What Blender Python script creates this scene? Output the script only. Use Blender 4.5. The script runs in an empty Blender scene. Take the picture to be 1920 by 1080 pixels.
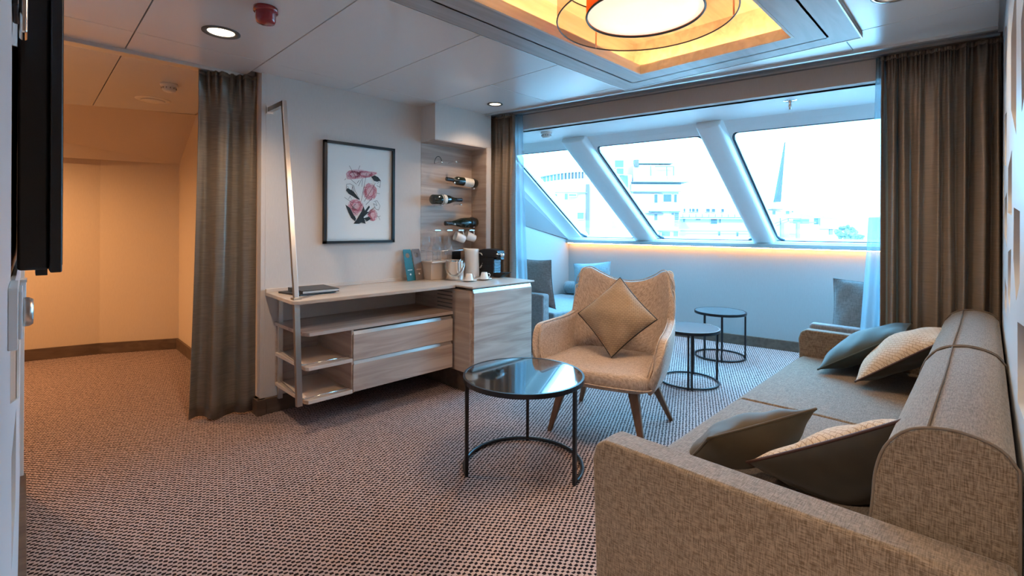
import bpy, bmesh, math, random
from mathutils import Vector, Matrix
random.seed(7)
PI = math.pi
sc = bpy.context.scene
C = sc.collection

# ------------------------------------------------------------------ camera, world, exposure
YAW = math.radians(44.681); ROLL = 0.005
cam_d = bpy.data.cameras.new('camera'); cam = bpy.data.objects.new('camera', cam_d); C.objects.link(cam)
cam_d.sensor_width = 36.0; cam_d.lens = 903.0 / 1920.0 * 36.0
cam_d.shift_y = -115.0 / 1920.0
cam_d.clip_start = 0.005; cam_d.clip_end = 800
cam.location = (0, 0, 1.2)
cam.matrix_world = Matrix.Translation((0, 0, 1.2)) @ Matrix.Rotation(YAW - PI/2, 4, 'Z') @ Matrix.Rotation(PI/2, 4, 'X') @ Matrix.Rotation(ROLL, 4, 'Z')
sc.camera = cam
sc.view_settings.view_transform = 'Standard'; sc.view_settings.look = 'None'
sc.view_settings.exposure = 1.05; sc.view_settings.gamma = 1.0; sc.view_settings.use_curve_mapping = False
sc.cycles.use_denoising = True
sc.cycles.max_bounces = 10; sc.cycles.diffuse_bounces = 6; sc.cycles.glossy_bounces = 4
sc.cycles.transmission_bounces = 8; sc.cycles.transparent_max_bounces = 16
sc.cycles.sample_clamp_indirect = 6.0
sc.cycles.caustics_reflective = False; sc.cycles.caustics_refractive = False

SKY = 11.0
w = bpy.data.worlds.new('sky'); sc.world = w; w.use_nodes = True
bg = w.node_tree.nodes['Background']; bg.inputs[0].default_value = (0.20, 0.60, 0.96, 1); bg.inputs[1].default_value = SKY

sun_d = bpy.data.lights.new('sun', 'SUN'); sun_d.energy = 3.0; sun_d.color = (1.0, 0.55, 0.25); sun_d.angle = .02
sun = bpy.data.objects.new('sun', sun_d); C.objects.link(sun)      # low, from behind the ship: only the harbour fronts see it
sun.rotation_euler = Vector((.84, .36, -.40)).to_track_quat('-Z', 'Y').to_euler()
WARM = (1.0, 0.72, 0.46); LED = (1.0, 0.56, 0.20)
def lamp(name, kind, loc, power, color, size=0.1, parent=None, spot=2.4, blend=.6, rot=(0, 0, 0), size_y=None):
    l = bpy.data.lights.new(name, kind); l.energy = power; l.color = color
    if kind == 'AREA':
        l.size = size
        if size_y: l.shape = 'RECTANGLE'; l.size_y = size_y
        else: l.shape = 'DISK'
    else: l.shadow_soft_size = size
    if kind == 'SPOT': l.spot_size = spot; l.spot_blend = blend
    o = bpy.data.objects.new(name, l); C.objects.link(o); o.location = loc; o.rotation_euler = rot
    return o

# ------------------------------------------------------------------ materials
def new_mat(name):
    m = bpy.data.materials.new(name); m.use_nodes = True
    nt = m.node_tree; return m, nt, nt.nodes['Principled BSDF']
def N(nt, t, **k):
    n = nt.nodes.new(t)
    for a, b in k.items(): setattr(n, a, b)
    return n
def c4(c): return (c[0], c[1], c[2], 1)
def plain(name, col, rough=.5, metal=0, spec=.5, sheen=0, noise=0, nscale=80, bump=0, bscale=200, alpha=1, coat=0):
    m, nt, p = new_mat(name); L = nt.links
    p.inputs['Base Color'].default_value = c4(col); p.inputs['Roughness'].default_value = rough
    p.inputs['Metallic'].default_value = metal; p.inputs['Specular IOR Level'].default_value = spec
    if sheen: p.inputs['Sheen Weight'].default_value = sheen
    if coat: p.inputs['Coat Weight'].default_value = coat; p.inputs['Coat Roughness'].default_value = .08
    if noise or bump:
        tc = N(nt, 'ShaderNodeTexCoord')
        if noise:
            nz = N(nt, 'ShaderNodeTexNoise'); nz.inputs['Scale'].default_value = nscale; nz.inputs['Detail'].default_value = 4
            L.new(tc.outputs['Object'], nz.inputs['Vector'])
            mx = N(nt, 'ShaderNodeMix', data_type='RGBA')
            mx.inputs['A'].default_value = c4([x * (1 - noise) for x in col]); mx.inputs['B'].default_value = c4([min(1, x * (1 + noise)) for x in col])
            L.new(nz.outputs['Fac'], mx.inputs['Factor']); L.new(mx.outputs['Result'], p.inputs['Base Color'])
        if bump:
            nb = N(nt, 'ShaderNodeTexNoise'); nb.inputs['Scale'].default_value = bscale; nb.inputs['Detail'].default_value = 3
            L.new(tc.outputs['Object'], nb.inputs['Vector'])
            b = N(nt, 'ShaderNodeBump'); b.inputs['Strength'].default_value = bump; b.inputs['Distance'].default_value = .004
            L.new(nb.outputs['Fac'], b.inputs['Height']); L.new(b.outputs['Normal'], p.inputs['Normal'])
    return m
def emis(name, col, s):
    m, nt, p = new_mat(name); p.inputs['Base Color'].default_value = c4(col)
    p.inputs['Emission Color'].default_value = c4(col); p.inputs['Emission Strength'].default_value = s
    return m
def wood(name, c1, c2, axis='X', scale=1.0, rough=.45, contrast=1.0):
    """long streaky grain running along one axis"""
    m, nt, p = new_mat(name); L = nt.links
    tc = N(nt, 'ShaderNodeTexCoord'); mp = N(nt, 'ShaderNodeMapping')
    s = {'X': (1.2, 14, 14), 'Y': (14, 1.2, 14), 'Z': (14, 14, 1.2)}[axis]
    mp.inputs['Scale'].default_value = [q * scale for q in s]
    L.new(tc.outputs['Object'], mp.inputs['Vector'])
    n1 = N(nt, 'ShaderNodeTexNoise'); n1.inputs['Scale'].default_value = 1.3; n1.inputs['Detail'].default_value = 6; n1.inputs['Distortion'].default_value = .9
    L.new(mp.outputs['Vector'], n1.inputs['Vector'])
    r = N(nt, 'ShaderNodeValToRGB'); e = r.color_ramp.elements
    e[0].position = .33; e[0].color = c4(c1); e[1].position = .66; e[1].color = c4(c2)
    L.new(n1.outputs['Fac'], r.inputs['Fac']); L.new(r.outputs['Color'], p.inputs['Base Color'])
    p.inputs['Roughness'].default_value = rough; p.inputs['Specular IOR Level'].default_value = .35
    return m
def fabric(name, c1, c2, scale=500, rough=.9, bump=.35, sheen=.25, stripes=False):
    """woven cloth: two crossed thread waves broken by noise"""
    m, nt, p = new_mat(name); L = nt.links
    tc = N(nt, 'ShaderNodeTexCoord')
    mp = N(nt, 'ShaderNodeMapping'); mp.inputs['Scale'].default_value = (scale, scale * .12, scale) ; L.new(tc.outputs['Object'], mp.inputs['Vector'])
    mp2 = N(nt, 'ShaderNodeMapping'); mp2.inputs['Scale'].default_value = (scale * .12, scale, scale * .12 if not stripes else scale); L.new(tc.outputs['Object'], mp2.inputs['Vector'])
    a = N(nt, 'ShaderNodeTexNoise'); a.inputs['Scale'].default_value = .6; a.inputs['Detail'].default_value = 2; L.new(mp.outputs['Vector'], a.inputs['Vector'])
    b = N(nt, 'ShaderNodeTexNoise'); b.inputs['Scale'].default_value = .6; b.inputs['Detail'].default_value = 2; L.new(mp2.outputs['Vector'], b.inputs['Vector'])
    ad = N(nt, 'ShaderNodeMath', operation='ADD'); L.new(a.outputs['Fac'], ad.inputs[0]); L.new(b.outputs['Fac'], ad.inputs[1])
    r = N(nt, 'ShaderNodeValToRGB'); e = r.color_ramp.elements
    hf = N(nt, 'ShaderNodeMath', operation='MULTIPLY'); hf.inputs[1].default_value = .5; L.new(ad.outputs[0], hf.inputs[0])
    e[0].position = .38; e[0].color = c4(c1); e[1].position = .62; e[1].color = c4(c2)
    L.new(hf.outputs[0], r.inputs['Fac']); L.new(r.outputs['Color'], p.inputs['Base Color'])
    bp = N(nt, 'ShaderNodeBump'); bp.inputs['Strength'].default_value = bump; bp.inputs['Distance'].default_value = .002
    L.new(hf.outputs[0], bp.inputs['Height']); L.new(bp.outputs['Normal'], p.inputs['Normal'])
    p.inputs['Roughness'].default_value = rough; p.inputs['Sheen Weight'].default_value = sheen; p.inputs['Specular IOR Level'].default_value = .2
    return m
def carpet_mat():
    m, nt, p = new_mat('carpet_weave'); L = nt.links
    tc = N(nt, 'ShaderNodeTexCoord')
    mp = N(nt, 'ShaderNodeMapping'); mp.inputs['Rotation'].default_value = (0, 0, math.radians(14))
    L.new(tc.outputs['Object'], mp.inputs['Vector'])
    nz = N(nt, 'ShaderNodeTexNoise'); nz.inputs['Scale'].default_value = 55; nz.inputs['Detail'].default_value = 2; L.new(mp.outputs['Vector'], nz.inputs['Vector'])
    sub = N(nt, 'ShaderNodeVectorMath', operation='SUBTRACT'); sub.inputs[1].default_value = (.5, .5, .5); L.new(nz.outputs['Color'], sub.inputs[0])
    sc_ = N(nt, 'ShaderNodeVectorMath', operation='SCALE'); sc_.inputs['Scale'].default_value = .013; L.new(sub.outputs[0], sc_.inputs[0])
    ad = N(nt, 'ShaderNodeVectorMath', operation='ADD'); L.new(mp.outputs['Vector'], ad.inputs[0]); L.new(sc_.outputs[0], ad.inputs[1])
    sp = N(nt, 'ShaderNodeSeparateXYZ'); L.new(ad.outputs[0], sp.inputs[0])
    def sn(sock, k):
        q = N(nt, 'ShaderNodeMath', operation='MULTIPLY'); q.inputs[1].default_value = k; L.new(sock, q.inputs[0])
        s = N(nt, 'ShaderNodeMath', operation='SINE'); L.new(q.outputs[0], s.inputs[0]); return s.outputs[0]
    mu = N(nt, 'ShaderNodeMath', operation='MULTIPLY'); L.new(sn(sp.outputs['X'], PI / .0150), mu.inputs[0]); L.new(sn(sp.outputs['Y'], PI / .0118), mu.inputs[1])
    r = N(nt, 'ShaderNodeValToRGB'); e = r.color_ramp.elements
    e[0].position = .36; e[0].color = (.010, .006, .008, 1); e[1].position = .54; e[1].color = (.42, .315, .30, 1)
    mr = N(nt, 'ShaderNodeMapRange'); mr.inputs['From Min'].default_value = -1; L.new(mu.outputs[0], mr.inputs['Value'])
    L.new(mr.outputs[0], r.inputs['Fac']); L.new(r.outputs['Color'], p.inputs['Base Color'])
    b = N(nt, 'ShaderNodeBump'); b.inputs['Strength'].default_value = .5; b.inputs['Distance'].default_value = .004; L.new(mr.outputs[0], b.inputs['Height']); L.new(b.outputs['Normal'], p.inputs['Normal'])
    p.inputs['Roughness'].default_value = .95; p.inputs['Specular IOR Level'].default_value = .1
    return m
def wallpaper(name, col):
    m, nt, p = new_mat(name); L = nt.links
    tc = N(nt, 'ShaderNodeTexCoord'); mp = N(nt, 'ShaderNodeMapping'); mp.inputs['Scale'].default_value = (260, 260, 26); L.new(tc.outputs['Object'], mp.inputs['Vector'])
    a = N(nt, 'ShaderNodeTexNoise'); a.inputs['Scale'].default_value = 1; a.inputs['Detail'].default_value = 2; L.new(mp.outputs['Vector'], a.inputs['Vector'])
    mx = N(nt, 'ShaderNodeMix', data_type='RGBA'); mx.inputs['A'].default_value = c4([x * .93 for x in col]); mx.inputs['B'].default_value = c4([x * 1.06 for x in col])
    L.new(a.outputs['Fac'], mx.inputs['Factor']); L.new(mx.outputs['Result'], p.inputs['Base Color'])
    b = N(nt, 'ShaderNodeBump'); b.inputs['Strength'].default_value = .12; b.inputs['Distance'].default_value = .002; L.new(a.outputs['Fac'], b.inputs['Height']); L.new(b.outputs['Normal'], p.inputs['Normal'])
    p.inputs['Roughness'].default_value = .75; p.inputs['Specular IOR Level'].default_value = .25
    return m
def curtain_mat(name, c1, c2, rough=.42, metal=.15):
    """raw-silk look: fine horizontal slubs, satin gloss"""
    m, nt, p = new_mat(name); L = nt.links
    tc = N(nt, 'ShaderNodeTexCoord'); mp = N(nt, 'ShaderNodeMapping'); mp.inputs['Scale'].default_value = (14, 14, 520); L.new(tc.outputs['Object'], mp.inputs['Vector'])
    a = N(nt, 'ShaderNodeTexNoise'); a.inputs['Scale'].default_value = 1; a.inputs['Detail'].default_value = 3; L.new(mp.outputs['Vector'], a.inputs['Vector'])
    r = N(nt, 'ShaderNodeValToRGB'); e = r.color_ramp.elements; e[0].position = .35; e[0].color = c4(c1); e[1].position = .68; e[1].color = c4(c2)
    L.new(a.outputs['Fac'], r.inputs['Fac']); L.new(r.outputs['Color'], p.inputs['Base Color'])
    b = N(nt, 'ShaderNodeBump'); b.inputs['Strength'].default_value = .25; b.inputs['Distance'].default_value = .001; L.new(a.outputs['Fac'], b.inputs['Height']); L.new(b.outputs['Normal'], p.inputs['Normal'])
    p.inputs['Roughness'].default_value = rough; p.inputs['Specular IOR Level'].default_value = .5; p.inputs['Sheen Weight'].default_value = .1; p.inputs['Metallic'].default_value = metal
    return m
def clear(name, tint=(1, 1, 1), gloss=.06, rough=.02, body=0, bodycol=(1, 1, 1)):
    """thin see-through sheet: transparent plus a fresnel reflection (and optional cloth body)"""
    m = bpy.data.materials.new(name); m.use_nodes = True; nt = m.node_tree; L = nt.links; nt.nodes.clear()
    o = N(nt, 'ShaderNodeOutputMaterial'); t = N(nt, 'ShaderNodeBsdfTransparent'); t.inputs[0].default_value = c4(tint)
    g = N(nt, 'ShaderNodeBsdfGlossy'); g.inputs['Roughness'].default_value = rough
    lw = N(nt, 'ShaderNodeLayerWeight'); lw.inputs['Blend'].default_value = .5
    pw = N(nt, 'ShaderNodeMath', operation='POWER'); pw.inputs[1].default_value = 5; L.new(lw.outputs['Facing'], pw.inputs[0])
    fr = N(nt, 'ShaderNodeMath', operation='MULTIPLY_ADD'); fr.inputs[1].default_value = .8; fr.inputs[2].default_value = gloss; L.new(pw.outputs[0], fr.inputs[0])
    mx = N(nt, 'ShaderNodeMixShader'); L.new(fr.outputs[0], mx.inputs[0]) if gloss else None
    if not gloss: mx.inputs[0].default_value = 0
    L.new(t.outputs[0], mx.inputs[1]); L.new(g.outputs[0], mx.inputs[2]); out = mx.outputs[0]
    if body:
        d = N(nt, 'ShaderNodeBsdfDiffuse'); d.inputs[0].default_value = c4(bodycol)
        tl = N(nt, 'ShaderNodeBsdfTranslucent'); tl.inputs[0].default_value = c4(bodycol)
        m2 = N(nt, 'ShaderNodeMixShader'); m2.inputs[0].default_value = .5; L.new(d.outputs[0], m2.inputs[1]); L.new(tl.outputs[0], m2.inputs[2])
        m3 = N(nt, 'ShaderNodeMixShader'); m3.inputs[0].default_value = body; L.new(out, m3.inputs[1]); L.new(m2.outputs[0], m3.inputs[2]); out = m3.outputs[0]
    L.new(out, o.inputs[0]); return m

M = {}
M['carpet'] = carpet_mat()
M['wall'] = wallpaper('wallpaper_beige', (.60, .54, .50))
M['hallwall'] = wallpaper('wallpaper_hall', (.60, .50, .40))
M['bay'] = plain('bay_paint', (.80, .80, .80), .5, noise=.02, nscale=20)
M['baywall'] = wallpaper('bay_wallpaper', (.33, .33, .33))
M['baydark'] = plain('bay_panel_shade', (.17, .18, .19), .5)  # dark grey carries the shade of the down-facing bay panel in its colour
M['ceil'] = plain('ceiling_panel_paint', (.66, .655, .65), 0.22, spec=1.0, noise=.015, nscale=8)
M['gap'] = plain('joint_shadow', (.10, .095, .09), .8)
M['trimlight'] = plain('aluminium_trim', (.62, .62, .62), .35, metal=.8)
M['base'] = wood('baseboard_brown', (.085, .055, .042), (.13, .088, .065), 'X', rough=.5)
M['oak'] = wood('washed_oak', (.36, .27, .225), (.56, .46, .40), 'X')
M['oakv'] = wood('washed_oak_end', (.34, .25, .20), (.50, .40, .34), 'Y')
M['oaktop'] = wood('oak_worktop', (.50, .42, .36), (.58, .50, .44), 'X', rough=.3)
M['edge'] = plain('light_oak_edge', (.60, .50, .43), .5)
M['frameoak'] = wood('tray_frame_wood', (.33, .335, .34), (.43, .435, .44), 'X', rough=.35)
M['trayin'] = wood('tray_inner_wood', (.55, .50, .44), (.70, .65, .58), 'X', rough=.4)
M['steel'] = plain('brushed_steel', (.62, .60, .58), .28, metal=1)
M['chrome'] = plain('chrome', (.8, .8, .8), .08, metal=1)
M['black'] = plain('black_metal', (.006, .008, .012), .35, spec=.5)
M['blackpl'] = plain('black_plastic', (.008, .009, .012), .4)
M['tvback'] = plain('tv_black', (.006, .006, .008), .45, noise=.2, nscale=6)
M['screen'] = plain('tv_screen', (.01, .01, .012), .05)
M['whitepl'] = plain('white_plastic', (.75, .74, .72), .35)
M['red'] = plain('red_plastic', (.30, .006, .012), .12, coat=.6)
M['porcelain'] = plain('white_porcelain', (.82, .80, .78), .1, spec=.6)
M['sofa'] = fabric('sofa_cloth', (.095, .066, .042), (.25, .190, .142), 650)
M['sofapipe'] = plain('sofa_piping', (.15, .115, .09), .9, bump=.2)
M['chaircl'] = fabric('armchair_tweed', (.32, .235, .185), (.60, .48, .40), 650)
M['pipelight'] = plain('light_piping', (.62, .54, .46), .8)
M['bayseat'] = fabric('bay_seat_cloth', (.16, .16, .17), (.26, .26, .27), 420)
M['bayblue'] = fabric('blue_grey_cloth', (.13, .17, .19), (.21, .26, .29), 420)
M['baygrey'] = fabric('grey_cushion_cloth', (.19, .175, .17), (.30, .28, .28), 420)
M['olive'] = plain('olive_velvet', (.055, .037, .016), .75, sheen=.12, noise=.35, nscale=9)
M['teal'] = plain('dark_teal_velvet', (.030, .042, .036), .7, sheen=.12, noise=.3, nscale=9)
M['velvet'] = plain('dark_brown_velvet', (.034, .026, .017), .7, sheen=.15, noise=.4, nscale=14)
M['pipebrown'] = plain('brown_piping', (.055, .022, .018), .6)
M['pipeblack'] = plain('black_piping', (.012, .012, .014), .6)
M['curt'] = curtain_mat('curtain_silk', (.19, .145, .11), (.265, .205, .158), .42)
M['curth'] = curtain_mat('curtain_silk_hall', (.14, .115, .088), (.23, .19, .15), .33, .3)
M['sheer'] = clear('sheer_voile', (.80, .93, 1.0), gloss=0, body=.38, bodycol=(.55, .68, .75))
M['glass'] = clear('window_glass', (.97, .99, 1.0), rough=.01)
M['gasket'] = plain('window_gasket', (.012, .03, .055), .4)
M['wineglass'] = clear('clear_glass', (.93, .95, .97), rough=.03, body=.05)
M['bottle'] = plain('dark_green_glass', (.006, .012, .008), .06, spec=.8, coat=.5)
M['foil'] = plain('dark_foil', (.02, .02, .025), .3)
M['label'] = plain('cream_label', (.70, .66, .58), .6)
M['walnut'] = wood('walnut_leg', (.13, .065, .035), (.26, .14, .08), 'Z', rough=.4)
M['mat'] = plain('picture_mount', (.70, .715, .70), .8)
M['pink'] = plain('print_pink', (.60, .13, .20), .8, noise=.4, nscale=120)
M['pinkl'] = plain('print_pale_pink', (.66, .42, .45), .8, noise=.3, nscale=90)
M['ink'] = plain('print_ink', (.02, .028, .035), .8)
M['tealcard'] = plain('teal_card', (.0, .095, .11), .5)
M['browncard'] = plain('brown_card', (.16, .12, .10), .5)
M['paper'] = plain('paper', (.75, .75, .74), .7)
M['screenw'] = plain('white_lacquer_panel', (.62, .66, .70), .35)
M['screenwood'] = wood('panel_wood', (.40, .28, .21), (.54, .39, .30), 'Z')
M['tabletop'] = plain('smoked_glass_top', (.012, .018, .022), .03, spec=1.0, coat=1)
M['tabletop2'] = plain('grey_glass_top', (.07, .085, .095), .14, spec=.6, coat=.4)
M['copper'] = clear('copper_shade', (.85, .35, .12), gloss=0, body=.75, bodycol=(.62, .24, .09))
M['organza'] = clear('organza_shade', (.80, .78, .76), gloss=0, body=.18, bodycol=(.25, .21, .18))
M['diffuser'] = emis('lamp_diffuser', (1.0, .80, .60), .52)
M['spotlens'] = emis('spot_lens', (1.0, .80, .55), 2.2)
M['ledstrip'] = emis('led_strip', LED, 26)
M['ledsill'] = emis('led_sill', (1.0, .46, .15), 26)
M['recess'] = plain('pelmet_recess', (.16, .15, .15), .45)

# ------------------------------------------------------------------ object helpers
MW = {}
def thing(name, label, cat, loc=(0, 0, 0), rotz=0, group=None, rot=None):
    o = bpy.data.objects.new(name, None); C.objects.link(o); o.empty_display_size = .05
    o.location = loc; o.rotation_euler = rot if rot else (0, 0, rotz)
    o['label'] = label; o['category'] = cat
    if group: o['group'] = group
    MW[o] = Matrix.Translation(loc) @ o.rotation_euler.to_matrix().to_4x4()
    return o
def tag(o, label, cat, group=None):
    o['label'] = label; o['category'] = cat
    if group: o['group'] = group
    return o
def obj(name, bm, mat, parent=None, world=False, smooth=False, bevel=0, seg=2, sub=0, solid=0, off=0, kind=None, label=None):
    if world and parent is not None: bmesh.ops.transform(bm, matrix=MW[parent].inverted(), verts=bm.verts)
    bmesh.ops.recalc_face_normals(bm, faces=bm.faces) if not solid else None
    me = bpy.data.meshes.new(name); bm.to_mesh(me); bm.free()
    me.materials.append(mat)
    if smooth:
        me.polygons.foreach_set('use_smooth', [True] * len(me.polygons))
    o = bpy.data.objects.new(name, me); C.objects.link(o)
    if parent is not None:
        o.parent = parent; MW[o] = MW[parent]
    else: MW[o] = Matrix.Identity(4)
    if solid:
        s = o.modifiers.new('s', 'SOLIDIFY'); s.thickness = solid; s.offset = off
    if bevel:
        b = o.modifiers.new('b', 'BEVEL'); b.width = bevel; b.segments = seg; b.limit_method = 'ANGLE'; b.angle_limit = math.radians(40)
        me.polygons.foreach_set('use_smooth', [True] * len(me.polygons))
        b.harden_normals = True
    if sub:
        s = o.modifiers.new('u', 'SUBSURF'); s.levels = sub; s.render_levels = sub
    if kind: o['kind'] = kind
    if label: o['label'] = label
    return o
def struct(name, bm, mat, **k):
    o = obj(name, bm, mat, **k); o['kind'] = 'structure'; return o
def nb(): return bmesh.new()
def box(bm, x0, x1, y0, y1, z0, z1):
    v = [bm.verts.new((x, y, z)) for x in (x0, x1) for y in (y0, y1) for z in (z0, z1)]
    for f in ((0, 1, 3, 2), (4, 6, 7, 5), (0, 4, 5, 1), (2, 3, 7, 6), (0, 2, 6, 4), (1, 5, 7, 3)):
        bm.faces.new([v[i] for i in f])
    return bm
def B(x0, x1, y0, y1, z0, z1): return box(nb(), x0, x1, y0, y1, z0, z1)
def hexa(bm, pts):
    """8 points ordered as 4 bottom then 4 top"""
    v = [bm.verts.new(p) for p in pts]
    for f in ((3, 2, 1, 0), (4, 5, 6, 7), (0, 1, 5, 4), (1, 2, 6, 5), (2, 3, 7, 6), (3, 0, 4, 7)): bm.faces.new([v[i] for i in f])
    return bm
def prism(bm, poly, axis, a, b):
    """poly: 2D points; axis: extrusion axis"""
    def P3(p, t):
        return {'x': (t, p[0], p[1]), 'y': (p[0], t, p[1]), 'z': (p[0], p[1], t)}[axis]
    A = [bm.verts.new(P3(p, a)) for p in poly]; Bv = [bm.verts.new(P3(p, b)) for p in poly]
    bm.faces.new(A); bm.faces.new(Bv[::-1]); n = len(poly)
    for i in range(n): bm.faces.new((A[i], A[(i + 1) % n], Bv[(i + 1) % n], Bv[i]))
    return bm
def lathe(bm, prof, seg=24, mat=None, cap=True):
    """prof: (r,z) list, spun round z; mat optional transform"""
    rings = []
    for r, z in prof:
        if r < 1e-5: rings.append([bm.verts.new((0, 0, z))])
        else: rings.append([bm.verts.new((r * math.cos(2*PI*i/seg), r * math.sin(2*PI*i/seg), z)) for i in range(seg)])
    fs = []
    for A, Bq in zip(rings, rings[1:]):
        for i in range(seg):
            j = (i + 1) % seg
            if len(A) == 1 and len(Bq) == 1: continue
            if len(A) == 1: fs.append(bm.faces.new((A[0], Bq[i], Bq[j])))
            elif len(Bq) == 1: fs.append(bm.faces.new((A[i], A[j], Bq[0])))
            else: fs.append(bm.faces.new((A[i], A[j], Bq[j], Bq[i])))
    if cap:
        for R in (rings[0], rings[-1]):
            if len(R) > 1: bm.faces.new(R)
    if mat is not None:
        vs = [v for R in rings for v in R]; bmesh.ops.transform(bm, matrix=mat, verts=vs)
    return bm
def tube(bm, pts, r, seg=8, closed=False, radii=None):
    pts = [Vector(p) for p in pts]; n = len(pts); rings = []; up = Vector((0, 0, 1)); prev = None
    for i, p in enumerate(pts):
        if closed: d = pts[(i + 1) % n] - pts[i - 1]
        else: d = pts[min(i + 1, n - 1)] - pts[max(i - 1, 0)]
        d.normalize()
        if prev is None:
            a = up if abs(d.z) < .9 else Vector((1, 0, 0)); u = d.cross(a).normalized()
        else:
            u = (prev - d * prev.dot(d)).normalized()
        prev = u; v = d.cross(u); rr = radii[i] if radii else r
        rings.append([bm.verts.new(p + (u * math.cos(2*PI*k/seg) + v * math.sin(2*PI*k/seg)) * rr) for k in range(seg)])
    m = n if closed else n - 1
    for i in range(m):
        A = rings[i]; Bq = rings[(i + 1) % n]
        sh = 0
        if closed and i == n - 1:
            sh = min(range(seg), key=lambda s: (A[0].co - Bq[s].co).length)
        for k in range(seg):
            bm.faces.new((A[k], A[(k + 1) % seg], Bq[(k + 1 + sh) % seg], Bq[(k + sh) % seg]))
    if not closed: bm.faces.new(rings[0]); bm.faces.new(rings[-1])
    return bm
def bar(bm, a, b, w, h=None, side=None):
    """square bar between two points"""
    h = h or w; a = Vector(a); b = Vector(b); d = (b - a).normalized()
    s = Vector(side) if side else (d.cross(Vector((0, 0, 1))) if abs(d.z) < .9 else Vector((1, 0, 0)))
    s = (s - d * s.dot(d)).normalized(); t = d.cross(s)
    pts = [p + s * sx * w / 2 + t * sy * h / 2 for p in (a, b) for sx, sy in ((-1, -1), (1, -1), (1, 1), (-1, 1))]
    return hexa(bm, pts)
def circle(c, r, n=48, a0=0, a1=2 * PI, closed=True):
    m = n if closed else n + 1
    return [(c[0] + r * math.cos(a0 + (a1 - a0) * i / n), c[1] + r * math.sin(a0 + (a1 - a0) * i / n), c[2]) for i in range(m)]
def clip(poly, a, b, c):
    """keep a*x+b*y<=c"""
    out = []
    for i in range(len(poly)):
        p, q = poly[i], poly[(i + 1) % len(poly)]; dp = a*p[0] + b*p[1] - c; dq = a*q[0] + b*q[1] - c
        if dp <= 0: out.append(p)
        if dp * dq < 0:
            t = dp / (dp - dq); out.append((p[0] + (q[0] - p[0]) * t, p[1] + (q[1] - p[1]) * t))
    return out
def inset_poly(poly, g):
    cx = sum(p[0] for p in poly) / len(poly); cy = sum(p[1] for p in poly) / len(poly)
    return [(p[0] + (g if p[0] < cx else -g), p[1] + (g if p[1] < cy else -g)) for p in poly]
def dup(root, loc=None, rotz=None, label=None, group=None):
    r = root.copy(); C.objects.link(r)
    if loc is not None: r.location = loc
    if rotz is not None: r.rotation_euler = (0, 0, rotz)
    if label: r['label'] = label
    if group: r['group'] = group
    for ch in list(root.children):
        c = ch.copy(); C.objects.link(c); c.parent = r
        for g in list(ch.children):
            d = g.copy(); C.objects.link(d); d.parent = c
    return r
SK = .1548                                   # the window wall runs 8.8 degrees off the room grid
def sx(c, y): return c - SK * y
def slab(bm, c0, c1, y0, y1, z0, z1):
    """box whose long sides follow the window wall"""
    return hexa(bm, [(sx(c0, y0), y0, z0), (sx(c1, y0), y0, z0), (sx(c1, y1), y1, z0), (sx(c0, y1), y1, z0),
                     (sx(c0, y0), y0, z1), (sx(c1, y0), y0, z1), (sx(c1, y1), y1, z1), (sx(c0, y1), y1, z1)])

H = 2.17; YA = 3.28; WR = -.05; WL = -.012

# ------------------------------------------------------------------ room shell
struct('floor', B(-1.7, 6.2, -1.7, 7.2, -.06, 0), M['carpet'])
ce = struct('ceiling', prism(nb(), [(-1.7, -1.7), (3.5, -1.7), (3.27, 0), (2.76, 3.30), (2.76, 3.45), (-1.7, 3.45)], 'z', 2.45, 2.50), M['gap'])
def pan(poly, z=H, t=.02, par=ce, mat='ceil'):
    p = inset_poly(poly, .0022); return obj('ceiling_panel', prism(nb(), p, 'z', z, z + t), M[mat], par, bevel=.0015, seg=1)
def rect(x0, x1, y0, y1): return [(x0, y0), (x1, y0), (x1, y1), (x0, y1)]
def pclip(x0, x1, y0, y1, c=3.27):
    p = clip(rect(x0, x1, y0, y1), 1, SK, c)
    if len(p) > 2: pan(p)
cols = [-1.6, -.85, -.235, .385, 1.0, 1.62, 2.24]
for a, b in zip(cols, cols[1:]):
    pclip(a, b, 1.80, 3.06)
    pclip(a, b, 3.06, 3.40 if b < 1.01 else 3.30)
    pclip(a, b, -1.6, -.82); pclip(a, b, -.82, .45)
    if b <= .4: pclip(a, b, .45, 1.80)
pclip(.385, .93, .45, 1.80)
pclip(2.24, 2.88, 2.43, 3.30); pclip(2.24, 2.88, 1.80, 2.43); pclip(2.24, 2.88, -.82, .45); pclip(2.24, 2.88, -1.6, -.82)
pclip(2.88, 3.4, 1.80, 2.6); pclip(2.94, 3.4, .527, 1.80); pclip(2.88, 3.4, -.82, .527)
# recess for the curtain track and the beam in front of the bay
struct('trim_1', slab(nb(), 3.262, 3.285, -.05, 3.09, 2.155, 2.20), M['trimlight'])
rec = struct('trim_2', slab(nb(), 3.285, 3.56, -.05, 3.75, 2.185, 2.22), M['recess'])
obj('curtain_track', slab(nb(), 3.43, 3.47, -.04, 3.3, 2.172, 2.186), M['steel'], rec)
struct('trim_3', slab(nb(), 3.55, 3.66, -.05, 3.9, 2.06, 2.5), M['wall'])
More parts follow.
